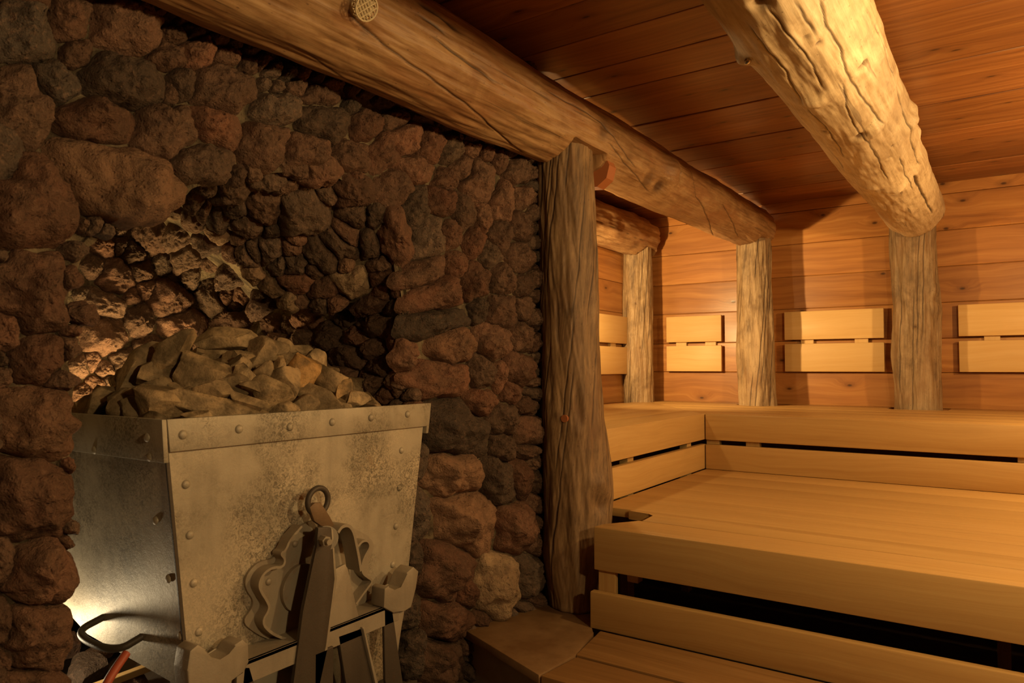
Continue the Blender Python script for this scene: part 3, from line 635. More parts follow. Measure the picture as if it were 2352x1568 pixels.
# fittings on the beams
c = onx(824, 4, -1.262); t_, th_ = H1(822, 6); cc = b1c(t_); nrm = Vector((math.cos(th_), 0, math.sin(th_))); pc = Vector((cc[0], t_, cc[1]))+nrm*(b1r(t_)-.006)
vg = empty('vent_grille', pc, 'round cream plastic grille cap on the left log beam at the top edge', 'grille')
dirv = (nrm+Vector((.15, -.1, -.5))).normalized(); side = dirv.orthogonal().normalized(); sd2 = dirv.cross(side)
m = MB(); m.tube([pc-dirv*.01, pc+dirv*.030], .030, 28); m.build('housing', M_CREAM, vg, 30)
m = MB(); m.tube([pc+dirv*.046+(side*math.cos(2*PI*k/28)+sd2*math.sin(2*PI*k/28))*.0285 for k in range(28)], .0022, 8, True)
for k in range(-3, 4):
    o_ = k*.0075; hh = math.sqrt(.0285**2-o_**2)
    m.tube([pc+dirv*.046+side*o_-sd2*hh, pc+dirv*.046+side*o_+sd2*hh], .0013, 6)
for k in (-2, 0, 2):
    o_ = k*.006; hh = math.sqrt(.0285**2-o_**2)
    m.tube([pc+dirv*.046+sd2*o_-side*hh, pc+dirv*.046+sd2*o_+side*hh], .0016, 6)
for k in range(14):
    q = (side*math.cos(2*PI*k/14)+sd2*math.sin(2*PI*k/14))*.0285; m.tube([pc+dirv*.028+q, pc+dirv*.046+q], .0016, 6)
m.build('grille_cage', M_CREAM, vg, 40)
t_, th_ = H2(1722, 128); cc = b2c(t_); nrm = Vector((math.cos(th_), 0, math.sin(th_))); pc = Vector((cc[0], t_, cc[1]))+nrm*(b2r(t_)-.01)
sp = empty('metal_knob', pc, 'tiny shiny metal fitting on the left flank of the pale right beam', 'fitting')  # small shiny metal knob with a steel dome, not a lamp
m = MB(); m.tube([pc, pc+nrm*.018], [.012, .010], 16); m.build('collar', M_DARKIRON, sp, 30)
m = MB(); m.dome(pc+nrm*.018+Vector((0, 0, -.004)), nrm+Vector((0, -.2, -.6)), .0085, .012); m.build('knob_dome', M_STEEL, sp, 60)
# ------------------------------------------------------------------ benches
def bench(name, loc, label, cat='bench', group=None): return empty(name, loc, label, cat, group)
BR = 1.9
lo = bench('lower_bench', (0, 2.18, 0), 'wide lower sauna bench of pale boards with an open gap in its front')
yy = [2.180, 2.362, 2.52, 2.69, 2.84, 3.075, 3.31, 3.55, 3.79]
for k in range(len(yy)-1):
    x0 = -1.145 if k == 0 else (-1.165 if k == 1 else -1.30)
    m = MB()
    if k == 1:
        m.prism([(-1.05, 2.365, .584), (BR, 2.365, .584), (BR, 2.519, .584), (-1.165, 2.519, .584), (-1.165, 2.50, .584), (-1.075, 2.49, .584), (-1.05, 2.47, .584)], (0, 0, .032), 0, .003)
    elif k == 0:
        m.prism([(-1.143, 2.213, .584), (BR, 2.213, .584), (BR, 2.360, .584), (-1.06, 2.360, .584), (-1.143, 2.235, .584)], (0, 0, .032), 0, .003)
    else: m.box((x0, yy[k]+.0015, .584), (BR, yy[k+1]-.0015, .616), 0, .003)
    m.build('seat_board', M_BENCH, lo, 40)
m = MB(); m.box((-1.145, 2.180, .473), (BR, 2.2115, .617), 0, .005); m.build('front_board', M_BENCH, lo, 40)
m = MB(); m.prism([(-1.155, 2.170, .279), (BR, 2.170, .279), (BR, 2.170, .402), (-1.155, 2.170, .402)], (0, .03, 0), 0, .005); m.build('front_board', M_BENCH, lo, 40)
m = MB(); m.box((-1.138, 2.2005, .28), (-1.075, 2.222, .473), 2, .002); m.build('support_block', M_BENCH, lo)
m = MB(); m.box((-1.055, 2.25, .43), (-1.015, 2.29, .584), 2, .002); m.box((-1.055, 2.29, .52), (-1.015, 3.7, .584), 1, .002); m.build('support_frame', M_BENCH, lo)
for x in (0, .9, 1.8):
    m = MB(); m.box((x-.02, 3.0, 0), (x+.02, 3.05, .584), 2, .002); m.build('support_leg', M_BENCH, lo)
ub = bench('upper_bench', (0, 3.76, 0), 'upper bench of pale boards along the back wall below the backrests', group='upper sauna benches')
ue = bench('upper_bench', (-1.3, 3.2, 0), 'upper bench of pale boards along the left alcove side behind the dark post', group='upper sauna benches')
# mitred seat boards
S0 = Vector((-1.305, 3.757)); MD = Vector((-2.05+1.305, 4.82-3.757)).normalized()   # mitre direction
def mit_x(y): return S0.x+MD.x*(y-S0.y)/MD.y
def mit_y(x): return S0.y+MD.y*(x-S0.x)/MD.x
yb = [3.7905, 4.0, 4.245, 4.49, 4.735, 5.09]
for k in range(5):
    y0, y1 = yb[k]+(.0015 if k else 0), yb[k+1]-.0015; m = MB()
    fr = [(mit_x(y0)+.001, y0, .878), (BR, y0, .878)]; bk = [(BR, y1, .878), (mit_x(y1)+.001, y1, .878)]
    if k == 4:   # cut-outs round the two posts
        for xc, w in ((-.395, .16), (-1.305, .155)): bk[-1:-1] = [(xc+w, y1, .878), (xc+w, 4.83, .878), (xc+w-.03, 4.80, .878), (xc-w+.03, 4.80, .878), (xc-w, 4.83, .878), (xc-w, y1, .878)]
        fr = [(mit_x(y0)+.001, y0, .878), (-1.46, y0, .878), (-1.46, 4.745, .878), (-1.15, 4.745, .878), (-1.15, y0, .878), (BR, y0, .878)] if 0 else fr
    m.prism(fr+bk, (0, 0, .032), 0, .0025); m.build('seat_board', M_BENCH, ub, 40)
xb = [-1.3375, -1.505, -1.705, -1.935, -2.17]
for k in range(4):
    x0, x1 = xb[k]-(.0015 if k else 0), xb[k+1]+.0015; m = MB()
    m.prism([(x0, 2.52, .878), (x0, mit_y(x0)-.001, .878), (x1, mit_y(x1)-.001, .878), (x1, 2.52, .878)], (0, 0, .032), 1, .003); m.build('seat_board', M_BENCH, ue, 40)
for z0, z1 in ((.772, .910), (.617, .748)):
    m = MB(); m.box((-1.300, 3.758, z0), (BR, 3.79, z1), 0, .005); m.build('front_board', M_BENCH, ub, 40)
    m = MB(); m.box((-1.337, 2.46, z0), (-1.305, 3.790, z1), 1, .005); m.build('front_board', M_BENCH, ue, 40)
for x in (-1.27, -1.06, .1, 1.2):
    m = MB(); m.box((x-.035, 3.79, .60), (x+.035, 3.83, .878), 2, .002); m.build('support_post', M_BENCH, ub)
for y in (3.62, 2.9):
    m = MB(); m.box((-1.38, y-.03, .0), (-1.339, y+.03, .878), 2, .002); m.build('support_post', M_BENCH, ue)
m = MB(); m.box((-1.9, 3.0, 0), (-1.86, 4.2, .878), 2, .002); m.build('support_frame', M_BENCH, ue)
m = MB(); m.box((-1.25, 4.3, 0), (BR, 4.34, .878), 2, .002); m.build('support_frame', M_BENCH, ub)
# step in front of the lower bench
stp = bench('step', (0, 1.9, 0), 'low worn wooden step of two boards at the foot of the lower bench', 'step')
m = MB(); m.prism([(-1.115, 2.166, .246), (BR, 2.166, .246), (BR, 1.955, .246), (-1.085, 1.945, .246)][::-1], (0, 0, .034), 0, .005); m.build('tread_board', M_STEP, stp, 40)
m = MB(); m.prism([(-1.075, 1.932, .246), (BR, 1.938, .246), (BR, 1.755, .246), (-1.095, 1.758, .246)][::-1], (0, 0, .034), 0, .005); m.build('tread_board', M_STEP, stp, 40)
m = MB(); m.box((-1.08, 1.775, .03), (BR, 1.80, .246), 0, .003); m.build('riser_board', M_STEP, stp, 40)
m = MB(); m.box((-1.06, 1.80, 0), (-1.02, 2.12, .246), 1, .003); m.build('side_board', M_STEP, stp, 40)
# ledge
lg = empty('stone_ledge', (-1.3, 1.95, 0), 'low plastered ledge with a tan stone slab at the foot of the dark post', 'ledge')
m = MB(); m.prism([(-1.56, 1.945, .252), (-1.10, 1.757, .252), (-1.085, 1.945, .252), (-1.125, 2.14, .252), (-1.17, 2.20, .252), (-1.17, 2.44, .252), (-1.56, 2.44, .252)], (0, 0, .028), 0, .004); m.build('slab', M_SLAB, lg, 40)
m = MB(); m.prism([(-1.535, 1.965, 0), (-1.135, 1.80, 0), (-1.13, 2.14, 0), (-1.18, 2.2, 0), (-1.18, 2.43, 0), (-1.535, 2.43, 0)], (0, 0, .252), 0, 0); m.build('plinth', M_PLASTER, lg)
# backrests
def backrest(label, x0, x1, bat, zs_=((1.345, 1.535), (1.131, 1.318))):
    b = empty('backrest', ((x0+x1)/2, 5.05, 1.13), label, 'backrest', 'wall backrests')
    for a, c in zs_:
        m = MB(); m.box((x0, 5.046, a), (x1, 5.072, c), 0, .004); m.build('backrest_board', M_BACK, b, 40)
    for x in bat:
        m = MB(); m.box((x-.04, 5.0725, 1.15), (x+.04, 5.0985, 1.52), 2, .002); m.build('batten', M_BACK, b)
k = 5.046/5.1
backrest('short two board backrest between the thin rear post and the pale corner post', -2.057*k, -1.640*k, (-1.93, -1.71))
backrest('two board backrest on the back wall between the corner post and the knotted post', -1.203*k, -.592*k, (-1.05, -.72))
backrest('two board backrest right of the knotted post, cut by the right edge', -.189*k, .42, (-.02, .28))
b = empty('backrest', (ALCX+.04, 4.4, 1.1), 'two board backrest on the alcove side wall left of the thin rear post', 'backrest', 'wall backrests')
for a, c in ((1.33, 1.525), (1.112, 1.305)):
    m = MB(); m.box((ALCX+.028, 4.05, a), (ALCX+.054, 4.80, c), 1, .004); m.build('backrest_board', M_BACK, b, 40)
for y in (4.18, 4.58):
    m = MB(); m.box((ALCX+.0015, y-.04, 1.13), (ALCX+.0275, y+.04, 1.51), 2, .002); m.build('batten', M_BACK, b)
# ------------------------------------------------------------------ mine cart
XF = -1.46
cart = empty('mine_cart', (-1.75, 1.26, 0), 'old riveted grey steel mine cart standing in the stone niche, heaped with rocks', 'cart')
TL, TR = .840, 1.680; BL, BR_ = .908, 1.588; ZT, ZB, XB = 1.045, .455, -2.10
def fy(z, side): s = (ZT-z)/(ZT-ZB); return lerp(TL, BL, s) if side == 0 else lerp(TR, BR_, s)
th = .008; m = MB()
m.prism([(XF, TL+.004, ZT), (XF, TR-.004, ZT), (XF, BR_, ZB), (XF, BL, ZB)], (-th, 0, 0), 2, .001); fpn = m.build('front_panel', M_METAL, cart); sides = []
for sd in (0, 1):
    m = MB(); sg = -1 if sd == 0 else 1
    m.prism([(XF-.003, fy(ZT, sd), ZT), (XB, fy(ZT, sd), ZT), (XB+.03, fy(ZB+.10, sd), ZB+.10), (XB+.2, fy(ZB+.035, sd), ZB+.035), (XF-.003, fy(ZB, sd), ZB)], (0, -sg*th, 0), 2, .001); sides.append(m.build('side_panel', M_METAL, cart))
m = MB(); m.prism([(XB, TL, ZT), (XB, TR, ZT), (XB+.03, fy(ZB+.1, 1), ZB+.1), (XB+.03, fy(ZB+.1, 0), ZB+.1)], (th, 0, 0), 2, .001); m.build('back_panel', M_METAL, cart)
m = MB(); m.prism([(XF-.004, BL, ZB), (XF-.004, BR_, ZB), (XB+.2, fy(ZB+.035, 1), ZB+.035), (XB+.2, fy(ZB+.035, 0), ZB+.035)], (0, 0, .006), 2, 0)
m.prism([(XB+.2, fy(ZB+.035, 0), ZB+.035), (XB+.2, fy(ZB+.035, 1), ZB+.035), (XB+.03, fy(ZB+.1, 1), ZB+.1), (XB+.03, fy(ZB+.1, 0), ZB+.1)], (0, 0, .006), 2, 0); m.build('bottom_panel', M_METAL, cart)
# rim band
m = MB(); zb = .977; e = .011
m.prism([(XF+e, TL-e+.012, ZT+.002), (XF+e, TR+e, ZT+.002), (XF+e, fy(zb, 1)+e, zb), (XF+e, fy(zb, 0)-e+.012, zb)], (-e, 0, 0), 2, .002)
m.prism([(XF+e, TL-e, ZT+.002), (XB, TL-e, ZT+.002), (XB, fy(zb, 0)-e, zb-.022), (XF+e-.002, fy(zb, 0)-e, zb-.022)], (0, e, 0), 2, .002)
m.prism([(XF+e, TR+e, ZT+.002), (XB, TR+e, ZT+.002), (XB, fy(zb, 1)+e, zb-.022), (XF+e-.002, fy(zb, 1)+e, zb-.022)], (0, -e, 0), 2, .002)
m.prism([(XB-e, TL-e, ZT+.002), (XB-e, TR+e, ZT+.002), (XB-e, fy(zb, 1)+e, zb), (XB-e, fy(zb, 0)-e, zb)], (e, 0, 0), 2, .002)
rim = m.build('rim_band', M_METAL, cart, 30)
m = MB(); m.prism([(XF-.006, BL+.004, ZB+.01), (XF-.006, BR_-.004, ZB+.01), (XF-.006, BR_-.03, .27), (XF-.006, BL+.03, .27)], (-.006, 0, 0), 2, .001); m.build('skirt_panel', M_METAL, cart)
# corner angle strips on the front panel
m = MB()
m.prism([(XF+.001, fy(.955, 0)-.004, .955), (XF+.001, fy(.955, 0)+.004, .955), (XF+.001, BL+.004, ZB), (XF+.001, BL-.004, ZB)], (-.006, 0, 0), 2, .001); m.build('corner_strip', M_DARKIRON, cart)
def rivet(p, n, r=.0105, par=None): mm = MB(); mm.dome(p, n, r, r*.62); return mm.build('rivet', M_METAL, par, 60)
for px_ in ((420, 998), (549, 985), (666, 980), (763, 969), (852, 959), (936, 951)): p = onx(*px_, XF+e); rivet(p, (1, 0, 0), .0105, rim)
for px_ in ((427, 1112), (436, 1228), (445, 1338), (457, 1450), (922, 1034), (917, 1120), (909, 1208), (902, 1296), (690, 1035-60)): 
    p = onx(*px_, XF)
    if px_[0] != 690: rivet(p, (1, 0, 0), .010, fpn)
for px_ in ((348, 1003), (349, 1048), (222, 1032), (166, 982)):
    p = ony(*px_, .842); p[1] = fy(p[2], 0)-e; rivet(p, (0, -1, .1), .0105, rim)
for px_ in ((373, 1192), (388, 1328), (402, 1463)):
    p = ony(*px_, .88); p[1] = fy(p[2], 0); rivet(p, (0, -1, .1), .010, sides[0])
# lock mechanism on the front panel: back plate, wavy strap, lever, gusset, ring
gz_ = lambda x, y, X=XF: Vector(onx(500+x/3.2125, 1080+y/3.2125, X))
def smooth(P, n=3):
    P = [Vector(p) for p in P]
    for _ in range(n):
        Q = [P[0]]
        for a, b_ in zip(P[:-1], P[1:]): Q += [a*.75+b_*.25, a*.25+b_*.75]
        P = Q+[P[-1]]
    return P
plL = [(690, 365), (600, 400), (500, 490), (430, 590), (395, 650), (300, 665), (230, 720), (185, 800), (195, 880), (250, 950), (240, 1010), (165, 1110), (240, 1180), (350, 1240), (440, 1255), (620, 1240)]
plR = [(800, 1200), (1010, 1080), (1140, 850), (1080, 760), (1110, 640), (1150, 540), (1060, 450), (900, 400)]
outl = smooth([gz_(*p) for p in plL+plR]+[gz_(690, 365)], 2)[:-1]
m = MB(); m.prism(outl, (.008, 0, 0), 2, 0); lk = m.build('lock_plate', M_IRON, cart)
XS = XF+.008
stL = smooth([gz_(*p, XS) for p in ((560, 400), (470, 500), (440, 580), (400, 600), (440, 640), (420, 700), (340, 700), (270, 750), (240, 830), (265, 890), (300, 940), (325, 1000), (260, 1100), (330, 1180), (450, 1230), (590, 1250))], 2)
m = MB(); m.ribbon(stL, (1, 0, 0), .003, .032); m.build('wavy_strap', M_IRON, lk, 50)
stR = smooth([gz_(x-80, y-30, XS) for x, y in ((985, 440), (970, 500), (985, 560), (1050, 588), (1085, 540), (1130, 535), (1148, 580), (1110, 640), (1085, 700), (1085, 770), (1120, 800), (1168, 830), (1120, 890), (1040, 1000))], 2)
m = MB(); m.ribbon(stR, (1, 0, 0), .003, .032); m.build('wavy_strap', M_IRON, lk, 50)
for q in ((570, 540), (375, 820), (985, 650)): mm = MB(); mm.dome(gz_(*q, XS), (1, 0, 0), .009, .006); mm.build('rivet', M_IRON, lk, 60)
# round boss of the plate
m = MB(); cb = gz_(600, 860, XS); m.tube([cb, cb+Vector((.012, 0, 0))], .058, 40); m.build('round_boss', M_IRON, lk, 30)
# ring
XR = XF+.045; rc = gz_(740, 225, XR); rr_ = (gz_(825, 225, XR)-gz_(655, 225, XR)).length/2*.86
m = MB(); m.tube([rc+Vector((.25*math.cos(a)*rr_*0, math.cos(a)*rr_, math.sin(a)*rr_)) for a in np.arange(36)/36*2*PI], .0072, 12, True); RING = m
# clevis link
m = MB(); m.prism([gz_(*p, XR-.004) for p in ((655, 270), (695, 235), (740, 235), (800, 330), (850, 420), (740, 405), (690, 370))], (.012, 0, 0), 2, .0015); cl = m.build('clevis_link', M_RUSTIRON, cart, 40); RING.build('ring', M_DARKIRON, cl, 60)
XL = XF+.085
# lever: angle profile leaning outwards
def bar(pts, X, ext, name, mat, bev=.002): mm = MB(); mm.prism([gz_(*p, X) for p in pts], ext, 2, bev); return mm.build(name, mat, cart, 40)
bar(((738, 420), (835, 420), (865, 800), (800, 1290), (740, 1568), (690, 1840), (515, 1840), (560, 1568), (630, 1040), (735, 560)), XL, (-.010, 0, 0), 'lever', M_DARKIRON)
LV = bpy.data.objects['lever']
m = MB(); m.prism([gz_(*p, XL) for p in ((835, 420), (852, 440), (880, 800), (815, 1290), (755, 1568), (700, 1840), (690, 1840), (740, 1568), (800, 1290), (865, 800))], (-.05, 0, 0), 2, .001); m.build('lever_flange', M_IRON, LV, 40)
bc = gz_(770, 512, XL); m = MB(); m.tube([bc, bc+Vector((.022, -.004, 0))], .0125, 6); m.tube([bc+Vector((.022, -.004, 0)), bc+Vector((.034, -.006, 0))], .0075, 14); m.build('bolt', M_IRON, LV, 30)
bar(((940, 690), (960, 720), (1060, 1160), (900, 1240), (785, 1300), (840, 1000), (850, 740)), XL-.012, (-.008, 0, 0), 'gusset_plate', M_IRON)
sp_ = smooth([gz_(*p, XL-.055) for p in ((790, 440), (820, 395), (870, 385), (905, 430), (925, 520), (945, 620), (960, 720))], 2)
m = MB(); m.ribbon(sp_, (1, 0, 0), .004, .050); m.build('curved_strap', M_IRON, cart, 50)
m = MB(); m.tube([gz_(800, 500, XL-.055), gz_(800, 500, XL-.012)], .030, 24); m.build('pivot_bush', M_IRON, LV, 30)
# crossbar, hooks, legs
XC = -1.385
yA, yBr = onx(560, 1522, XC)[1], onx(885, 1394, XC)[1]; zc = onx(560, 1522, XC)[2]
m = MB(); m.box((XF+.002, yA-.02, zc-.006), (XC+.004, yBr+.05, zc+.003), 1, .001); m.box((XC-.004, yA-.02, zc-.047), (XC+.004, yBr+.05, zc+.003), 1, .001); m.build('cross_bar', M_IRON, cart)
def hook(pts, X, w, name='hook_bracket'):
    mm = MB(); mm.prism([Vector(onx(x, y, X)) for x, y in pts], (-w, 0, 0), 2, .003); return mm.build(name, M_IRON, cart, 35)
hk = [(436, 1600), (430, 1540), (437, 1495), (455, 1480), (473, 1490), (483, 1512), (505, 1518), (528, 1503), (540, 1480), (558, 1468), (571, 1480), (572, 1520), (560, 1545), (530, 1560), (520, 1640), (440, 1640)]
hook(hk, XC+.012, .05)
hr = [(882, 1395), (884, 1352), (893, 1345), (906, 1357), (922, 1350), (935, 1315), (950, 1301), (962, 1312), (955, 1350), (945, 1395), (930, 1402), (905, 1408)]
hook(hr, XC+.012, .05)
hook([(903, 1408), (930, 1402), (916, 1480), (907, 1568), (900, 1680), (925, 1700), (925, 1568), (918, 1520)][:5]+[(885, 1680), (893, 1500)], XC+.002, .008, 'leg')
hook([(882, 1395), (903, 1405), (925, 1568), (940, 1690), (905, 1690), (885, 1560)], XC+.004, .010, 'leg').data.materials[0] = M_DARKIRON
hook([(776, 1460), (832, 1440), (862, 1568), (885, 1690), (800, 1690), (795, 1568)], XC+.004, .012, 'leg').data.materials[0] = M_DARKIRON
hook([(832, 1440), (838, 1440), (868, 1568), (890, 1690), (885, 1690), (862, 1568)], XC+.012, .04, 'leg')
hook([(560, 1530), (575, 1530), (592, 1600), (600, 1690), (560, 1690), (556, 1600)], XC+.004, .010, 'leg').data.materials[0] = M_DARKIRON
for y_ in (BL+.2, BR_-.15): m = MB(); m.box((XB+.1, y_-.03, 0), (XF-.02, y_+.03, .08), 0, .005); m.build('base_frame', M_DARKIRON, cart)
for y in (BL+.2, BR_-.15):
    for x in (XF-.12, XB+.28): m = MB(); m.box((x-.02, y-.02, .08), (x+.02, y+.02, ZB+.03), 2, .003); m.build('stand_leg', M_DARKIRON, cart)
m = MB(); m.box((XC-.03, yA-.06, 0), (XC+.015, yBr+.1, .05), 1, .004); m.box((XC-.03, (yA+yBr)/2-.03, 0), (XC+.01, (yA+yBr)/2+.03, zc-.04), 2, .003); m.build('front_stand', M_DARKIRON, cart)
# handle on the left side
hp = [ony(332, 1458, .905), ony(262, 1500, .84), ony(165, 1455, .84), ony(245, 1413, .905)]
m = MB(); m.tube(smooth(hp, 3), .0085, 10); m.build('handle', M_DARKIRON, cart, 60)
# ------------------------------------------------------------------ rocks in the cart
R_ = """310 870 145 70 -50 .25 long olive stone leaning at the left end of the heap;400 800 115 60 -30 .35 brown wedge on the upper left slope of the heap;525 783 130 58 5 .6 big tan slab lying on the very top of the heap;617 795 70 42 5 .35 brown flat stone right beside the top slab;480 812 90 46 10 .45 brown stone just below the top slab on its left;556 818 66 30 -5 .4 thin brown slab just below the top slab;655 800 60 34 15 .4 grey brown stone at the upper right end of the heap;595 820 62 72 20 .4 dark tan stone between the top slab and the upright amber one;408 832 66 66 20 .3 grey brown block under the upper left wedge;470 858 150 92 10 .45 broad grey tan stone in the middle of the heap;545 845 70 52 -10 .42 brown tilted stone right of the broad middle one;563 873 60 62 -35 .8 pale tan pointed stone near the centre of the heap;372 868 96 60 -5 .3 brown stone left of the broad middle one;330 900 90 50 -20 .3 olive stone low on the left side;641 848 56 46 20 .4 brown stone in the upper right slope;601 866 44 60 30 .5 tan upright stone right of the pale pointed one;655 880 60 78 25 .5 tan grey leaning stone right of centre;702 853 70 96 15 1. bright amber stone standing upright on the right slope;728 840 46 56 10 .6 light tan stone behind the upright amber one;760 870 72 60 30 .35 brown stone right of the upright amber one;735 915 130 62 30 .2 dark olive wedge low on the right side;788 893 30 50 10 .97 small yellowish stone at the right of the dark wedge;845 890 100 78 25 .5 broad grey tan stone at the right end of the heap;823 918 58 30 5 .7 small orange brown stone beside the rim on the right;890 918 62 46 -15 .4 grey stone at the far right corner of the heap;640 905 90 62 20 .65 tan stone with a dark top near the front;650 935 80 40 5 .55 grey tan stone touching the front rim right of centre;580 925 90 40 15 .6 tan flat stone in the front row;510 935 190 62 10 .65 long tan stone lying along the front rim;460 957 60 28 0 .75 small pale stone caught at the front rim;372 928 130 82 -5 .45 big speckled block at the front left of the heap;275 930 60 56 0 .25 dark stone behind the left rim;235 915 90 44 -25 .25 olive slab at the left rim;600 895 80 34 5 .5 thin tan slab in the front slope;505 900 90 40 10 .42 brown stone between the long tan one and the middle;440 905 80 42 5 .4 brown stone right of the speckled block;300 905 70 46 -15 .3 brown stone above the left rim;690 815 66 46 10 .35 dark brown stone behind the amber one;780 930 80 26 5 .5 flat brown stone along the right rim;705 930 60 36 -10 .3 dark grey stone by the right rim;545 800 50 40 0 .4 hidden brown stone under the top slab"""
def mound(y, x):
    u = (y-1.26)/.46; v = (x+1.80)/.40
    return 1.03+.185*max(0, 1-u*u*1.05-v*v*.95)
def ray_mound(px_, py_):
    d = ray(px_, py_); prev = None
    for s in np.linspace(1.0, 3.2, 900):
        p = EYE+d*s
        if p[0] > XF-.02 or p[1] < TL-.02: continue
        if p[2] < mound(p[1], p[0]) : return p
    return None
def make_rock(seed, ax, ay, az):
    rs = np.random.RandomState(seed); bm = bmesh.new()
    bmesh.ops.create_icosphere(bm, subdivisions=4, radius=1.)
    V = np.array([v.co for v in bm.verts])
    for k in range(rs.randint(9, 14)):                     # cut flat break faces
        n = rs.normal(size=3); n /= np.linalg.norm(n); d = rs.uniform(.42, .78); over = V@n-d; V = V-np.clip(over, 0, None)[:, None]*n
    V = V*(1+.05*fbm(V*1.6+seed, 3))[:, None]; V += V*(.015*fbm(V*6+seed, 3))[:, None]
    V = V*np.array([ax, ay, az])/.76
    for v, c in zip(bm.verts, V): v.co = c
    tl = bm.verts.layers.float.new('tone')
    me = bpy.data.meshes.new('heating_stone'); bm.to_mesh(me); bm.free()
    me.polygons.foreach_set('use_smooth', np.full(len(me.polygons), True, bool)); me.set_sharp_from_angle(angle=math.radians(38)); return me
RG = 'heating stones piled in the mine cart'
for i, q in enumerate(R_.replace('\n', '').split(';')):
    w = q.split(); x, y, a, b_, g, tone = map(float, w[:6]); label = ' '.join(w[6:])
    p = ray_mound(x, y)
    if p is None: p = onx(x, y, -1.70)
    dist = (p-EYE)@FV; A, B = a/2*dist/FPX, b_/2*dist/FPX; d = ray(x, y); d = d/np.linalg.norm(d)
    g = math.radians(g); ex = RV*math.cos(g)-UV*math.sin(g); ex = ex-d*(ex@d); ex /= np.linalg.norm(ex); ez = np.cross(ex, d); 
    me = make_rock(300+i, A*1.08, min(A, B)*1.0, B*1.08); me.attributes['tone'].data.foreach_set('value', np.full(len(me.vertices), tone, np.float32))
    o = link('heating_stone', me, M_ROCK); o.matrix_world = Matrix(((ex[0], d[0], ez[0], p[0]), (ex[1], d[1], ez[1], p[1]), (ex[2], d[2], ez[2], p[2]), (0, 0, 0, 1)))
    o.location = Vector(p)+Vector(d)*min(A, B)*.35
    wx = np.array([(o.matrix_world.to_3x3() @ v.co)[:] for v in me.vertices]) + np.array(o.location)
    sh = max(0, wx[:, 0].max()-(XF-.012)); o.location.x -= sh
    if wx[:, 1].min() < TL+.01: o.location.y += TL+.01-wx[:, 1].min()
    if wx[:, 1].max() > TR-.01: o.location.y -= wx[:, 1].max()-TR+.01
    tag(o, label, 'stone', RG)
# rocks underneath and between, filling the hopper
protos = [make_rock(900+k, RS.uniform(.045, .065), RS.uniform(.032, .045), RS.uniform(.024, .036)) for k in range(8)]
for k, me in enumerate(protos): me.attributes['tone'].data.foreach_set('value', np.full(len(me.vertices), RS.uniform(.1, .6), np.float32))
for gy_ in np.arange(TL+.07, TR-.05, .083):
    for gx_ in np.arange(XB+.09, XF-.06, .083):
        x, y = gx_+RS.uniform(-.02, .02), gy_+RS.uniform(-.02, .02); me = protos[RS.randint(8)]
        if not me.materials: me.materials.append(M_ROCK)
        o = bpy.data.objects.new('heating_stone', me); COL.objects.link(o); o.location = (x, y, mound(y, x)-.035+RS.uniform(-.012, .012))
        o.rotation_euler = (RS.uniform(-.6, .6), RS.uniform(-.6, .6), RS.uniform(0, 6.28)); tag(o, 'small broken brown rock wedged among the bigger ones in the cart', 'stone', RG)
# lower layer down in the hopper (one fill nobody could count)
gx_, gy_ = np.meshgrid(np.linspace(XB+.02, XF-.02, 40), np.linspace(TL+.03, TR-.03, 48), indexing='ij'); g_ = np.stack([gx_, gy_, np.vectorize(lambda y, x: mound(y, x)-.075)(gy_, gx_)], -1).reshape(-1, 3)
g_[:, 2] += .018*fbm(g_*22, 3); i_ = np.arange(40*48).reshape(40, 48); f_ = np.stack([i_[:-1, :-1], i_[1:, :-1], i_[1:, 1:], i_[:-1, 1:]], -1).reshape(-1, 4)
ob = link('stone_chippings', mesh_np('stone_chippings', g_, f_, True, dict(tone=np.full(len(g_), .05))), M_ROCK); tag(ob, 'dark stone chippings filling the hopper under the heap', 'chippings', kind='stuff')
# things on the cave floor
m = MB(); p0, p1 = ony(290, 1500, .72), ony(232, 1592, .66); m.tube(smooth([Vector(p0), (Vector(p0)+Vector(p1))/2+Vector((0, 0, .004)), Vector(p1), Vector((p1[0]+.1, p1[1], 0.02))], 2), .008, 12)
tag(m.build('hose', M_RED, None, 60), 'red hose hanging below the left side of the mine cart', 'hose')
a_, b_ = Vector(onz(360, 1535, .30)), Vector(onz(225, 1585, .30))
# raised rubble bed of the cave with loose lava rocks
ZR = .26
m = MB(); m.prism([(-2.35, .1, 0), (WX-.01, .55, 0), (WX-.01, 1.70, 0), (-2.35, 1.85, 0)], (0, 0, ZR-.03), 0, 0); tag(m.build('floor_niche', M_DARKWALL), kind='structure')
lp0, lp1 = Vector(onz(372, 1528, ZR+.02)), Vector(onz(215, 1588, ZR+.02)); dv = (lp1-lp0).normalized(); sv = Vector((-dv.y, dv.x, 0))
m = MB(); m.prism([lp0+sv*.011, lp1+sv*.011, lp1-sv*.011, lp0-sv*.011], (0, 0, .02), 0, .002); tag(m.build('wooden_lath', M_BACK), 'narrow wooden lath on the rubble under the mine cart', 'lath')
LR = ["reddish lava rock lying left of the hose at the bottom edge", "brown lava rock on the cave floor below the cart handle", "dark lava rock beside the stone pillar foot", "small lava rock between hose and lath under the cart"]
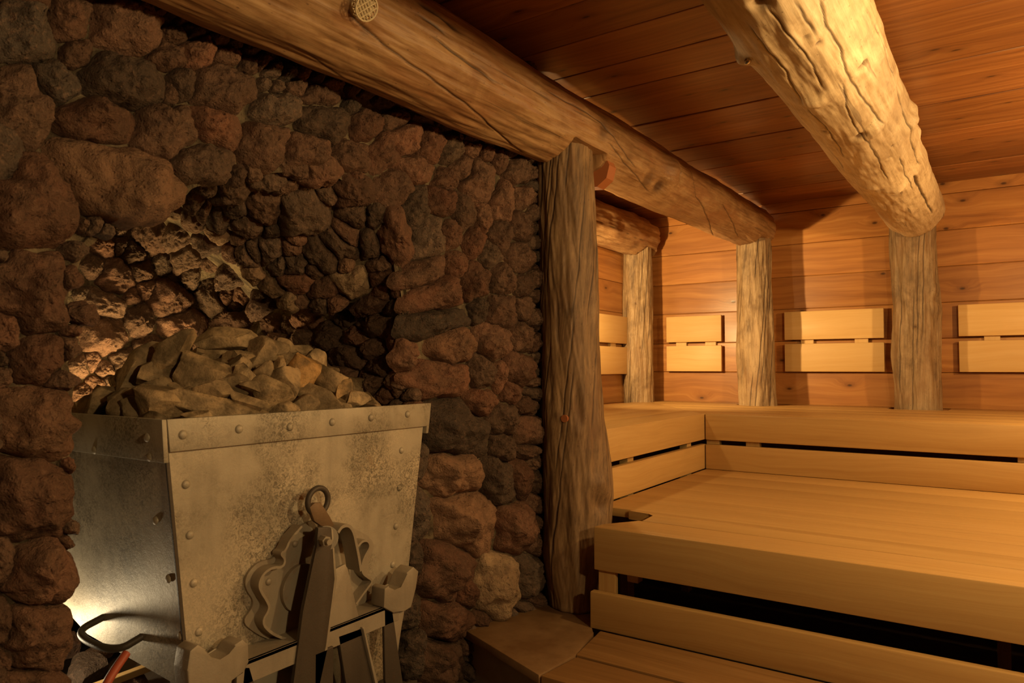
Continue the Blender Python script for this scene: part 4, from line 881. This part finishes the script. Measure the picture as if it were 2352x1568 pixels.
def lava_rock(i, x, y, w, h, label):
    p = onz(x, y, ZR+.03); dist = (p-EYE)@FV; me = make_rock(700+i, w/2*dist/FPX, w/2*dist/FPX*.8, h/2*dist/FPX)
    n = len(me.vertices); 
    for nm, v in (('hue', .2+.2*(i % 4)), ('mortar', 0.)): at = me.attributes.new(nm, 'FLOAT', 'POINT'); at.data.foreach_set('value', np.full(n, v, np.float32))
    me.attributes['tone'].data.foreach_set('value', np.full(n, .6, np.float32))
    o = link('lava_rock', me, M_STONE); o.location = (p[0], p[1], ZR-.03+h/2*dist/FPX*.8); o.rotation_euler = (0, 0, i*1.3); tag(o, label, 'rock', 'loose lava rocks in the cave')
for i, (x, y, w, h) in enumerate(((195, 1530, 90, 80), (225, 1480, 70, 60), (165, 1470, 60, 60), (300, 1545, 60, 50))): lava_rock(i, x, y, w, h, LR[i])
# ------------------------------------------------------------------ lights
def point(name, loc, watts, col, rad=.04, spot=None, aim=None, blend=.3):
    ld = bpy.data.lights.new(name, 'SPOT' if spot else 'POINT'); ld.energy = watts; ld.color = col; ld.shadow_soft_size = rad
    o = bpy.data.objects.new(name, ld); COL.objects.link(o); o.location = loc
    if spot:
        ld.spot_size = math.radians(spot); ld.spot_blend = blend
        o.rotation_euler = (Vector(aim)-Vector(loc)).to_track_quat('-Z', 'Y').to_euler()
    return o
WARM = (1., .66, .27)
point('alcove_lamp', (-1.70, 2.85, 1.66), 10, WARM, .03)
point('alcove_wall_spot', (-1.96, 3.3, 1.56), 150, WARM, .03, 100, (-1.60, 5.1, 1.62), .9)
point('right_wall_lamp', (.80, 3.5, 1.66), 62, WARM, .04)
point('beam_lamp', (.38, 1.9, 1.76), 42, WARM, .04)
point('room_lamp', (1.3, .45, 1.68), 88, (1., .70, .33), .06, 100, (-1.3, 1.9, .9), .7)
point('cave_floor_lamp', (-2.04, .80, .45), 4, (1., .80, .50), .02)
ld = bpy.data.lights.new('cave_strip_light', 'AREA'); ld.shape = 'RECTANGLE'; ld.size = .03; ld.size_y = .62; ld.energy = 13; ld.color = (1., .66, .26)
o = bpy.data.objects.new('cave_strip_light', ld); COL.objects.link(o); o.location = (-2.29, 1.22, .76); o.rotation_euler = (0, PI, 0)
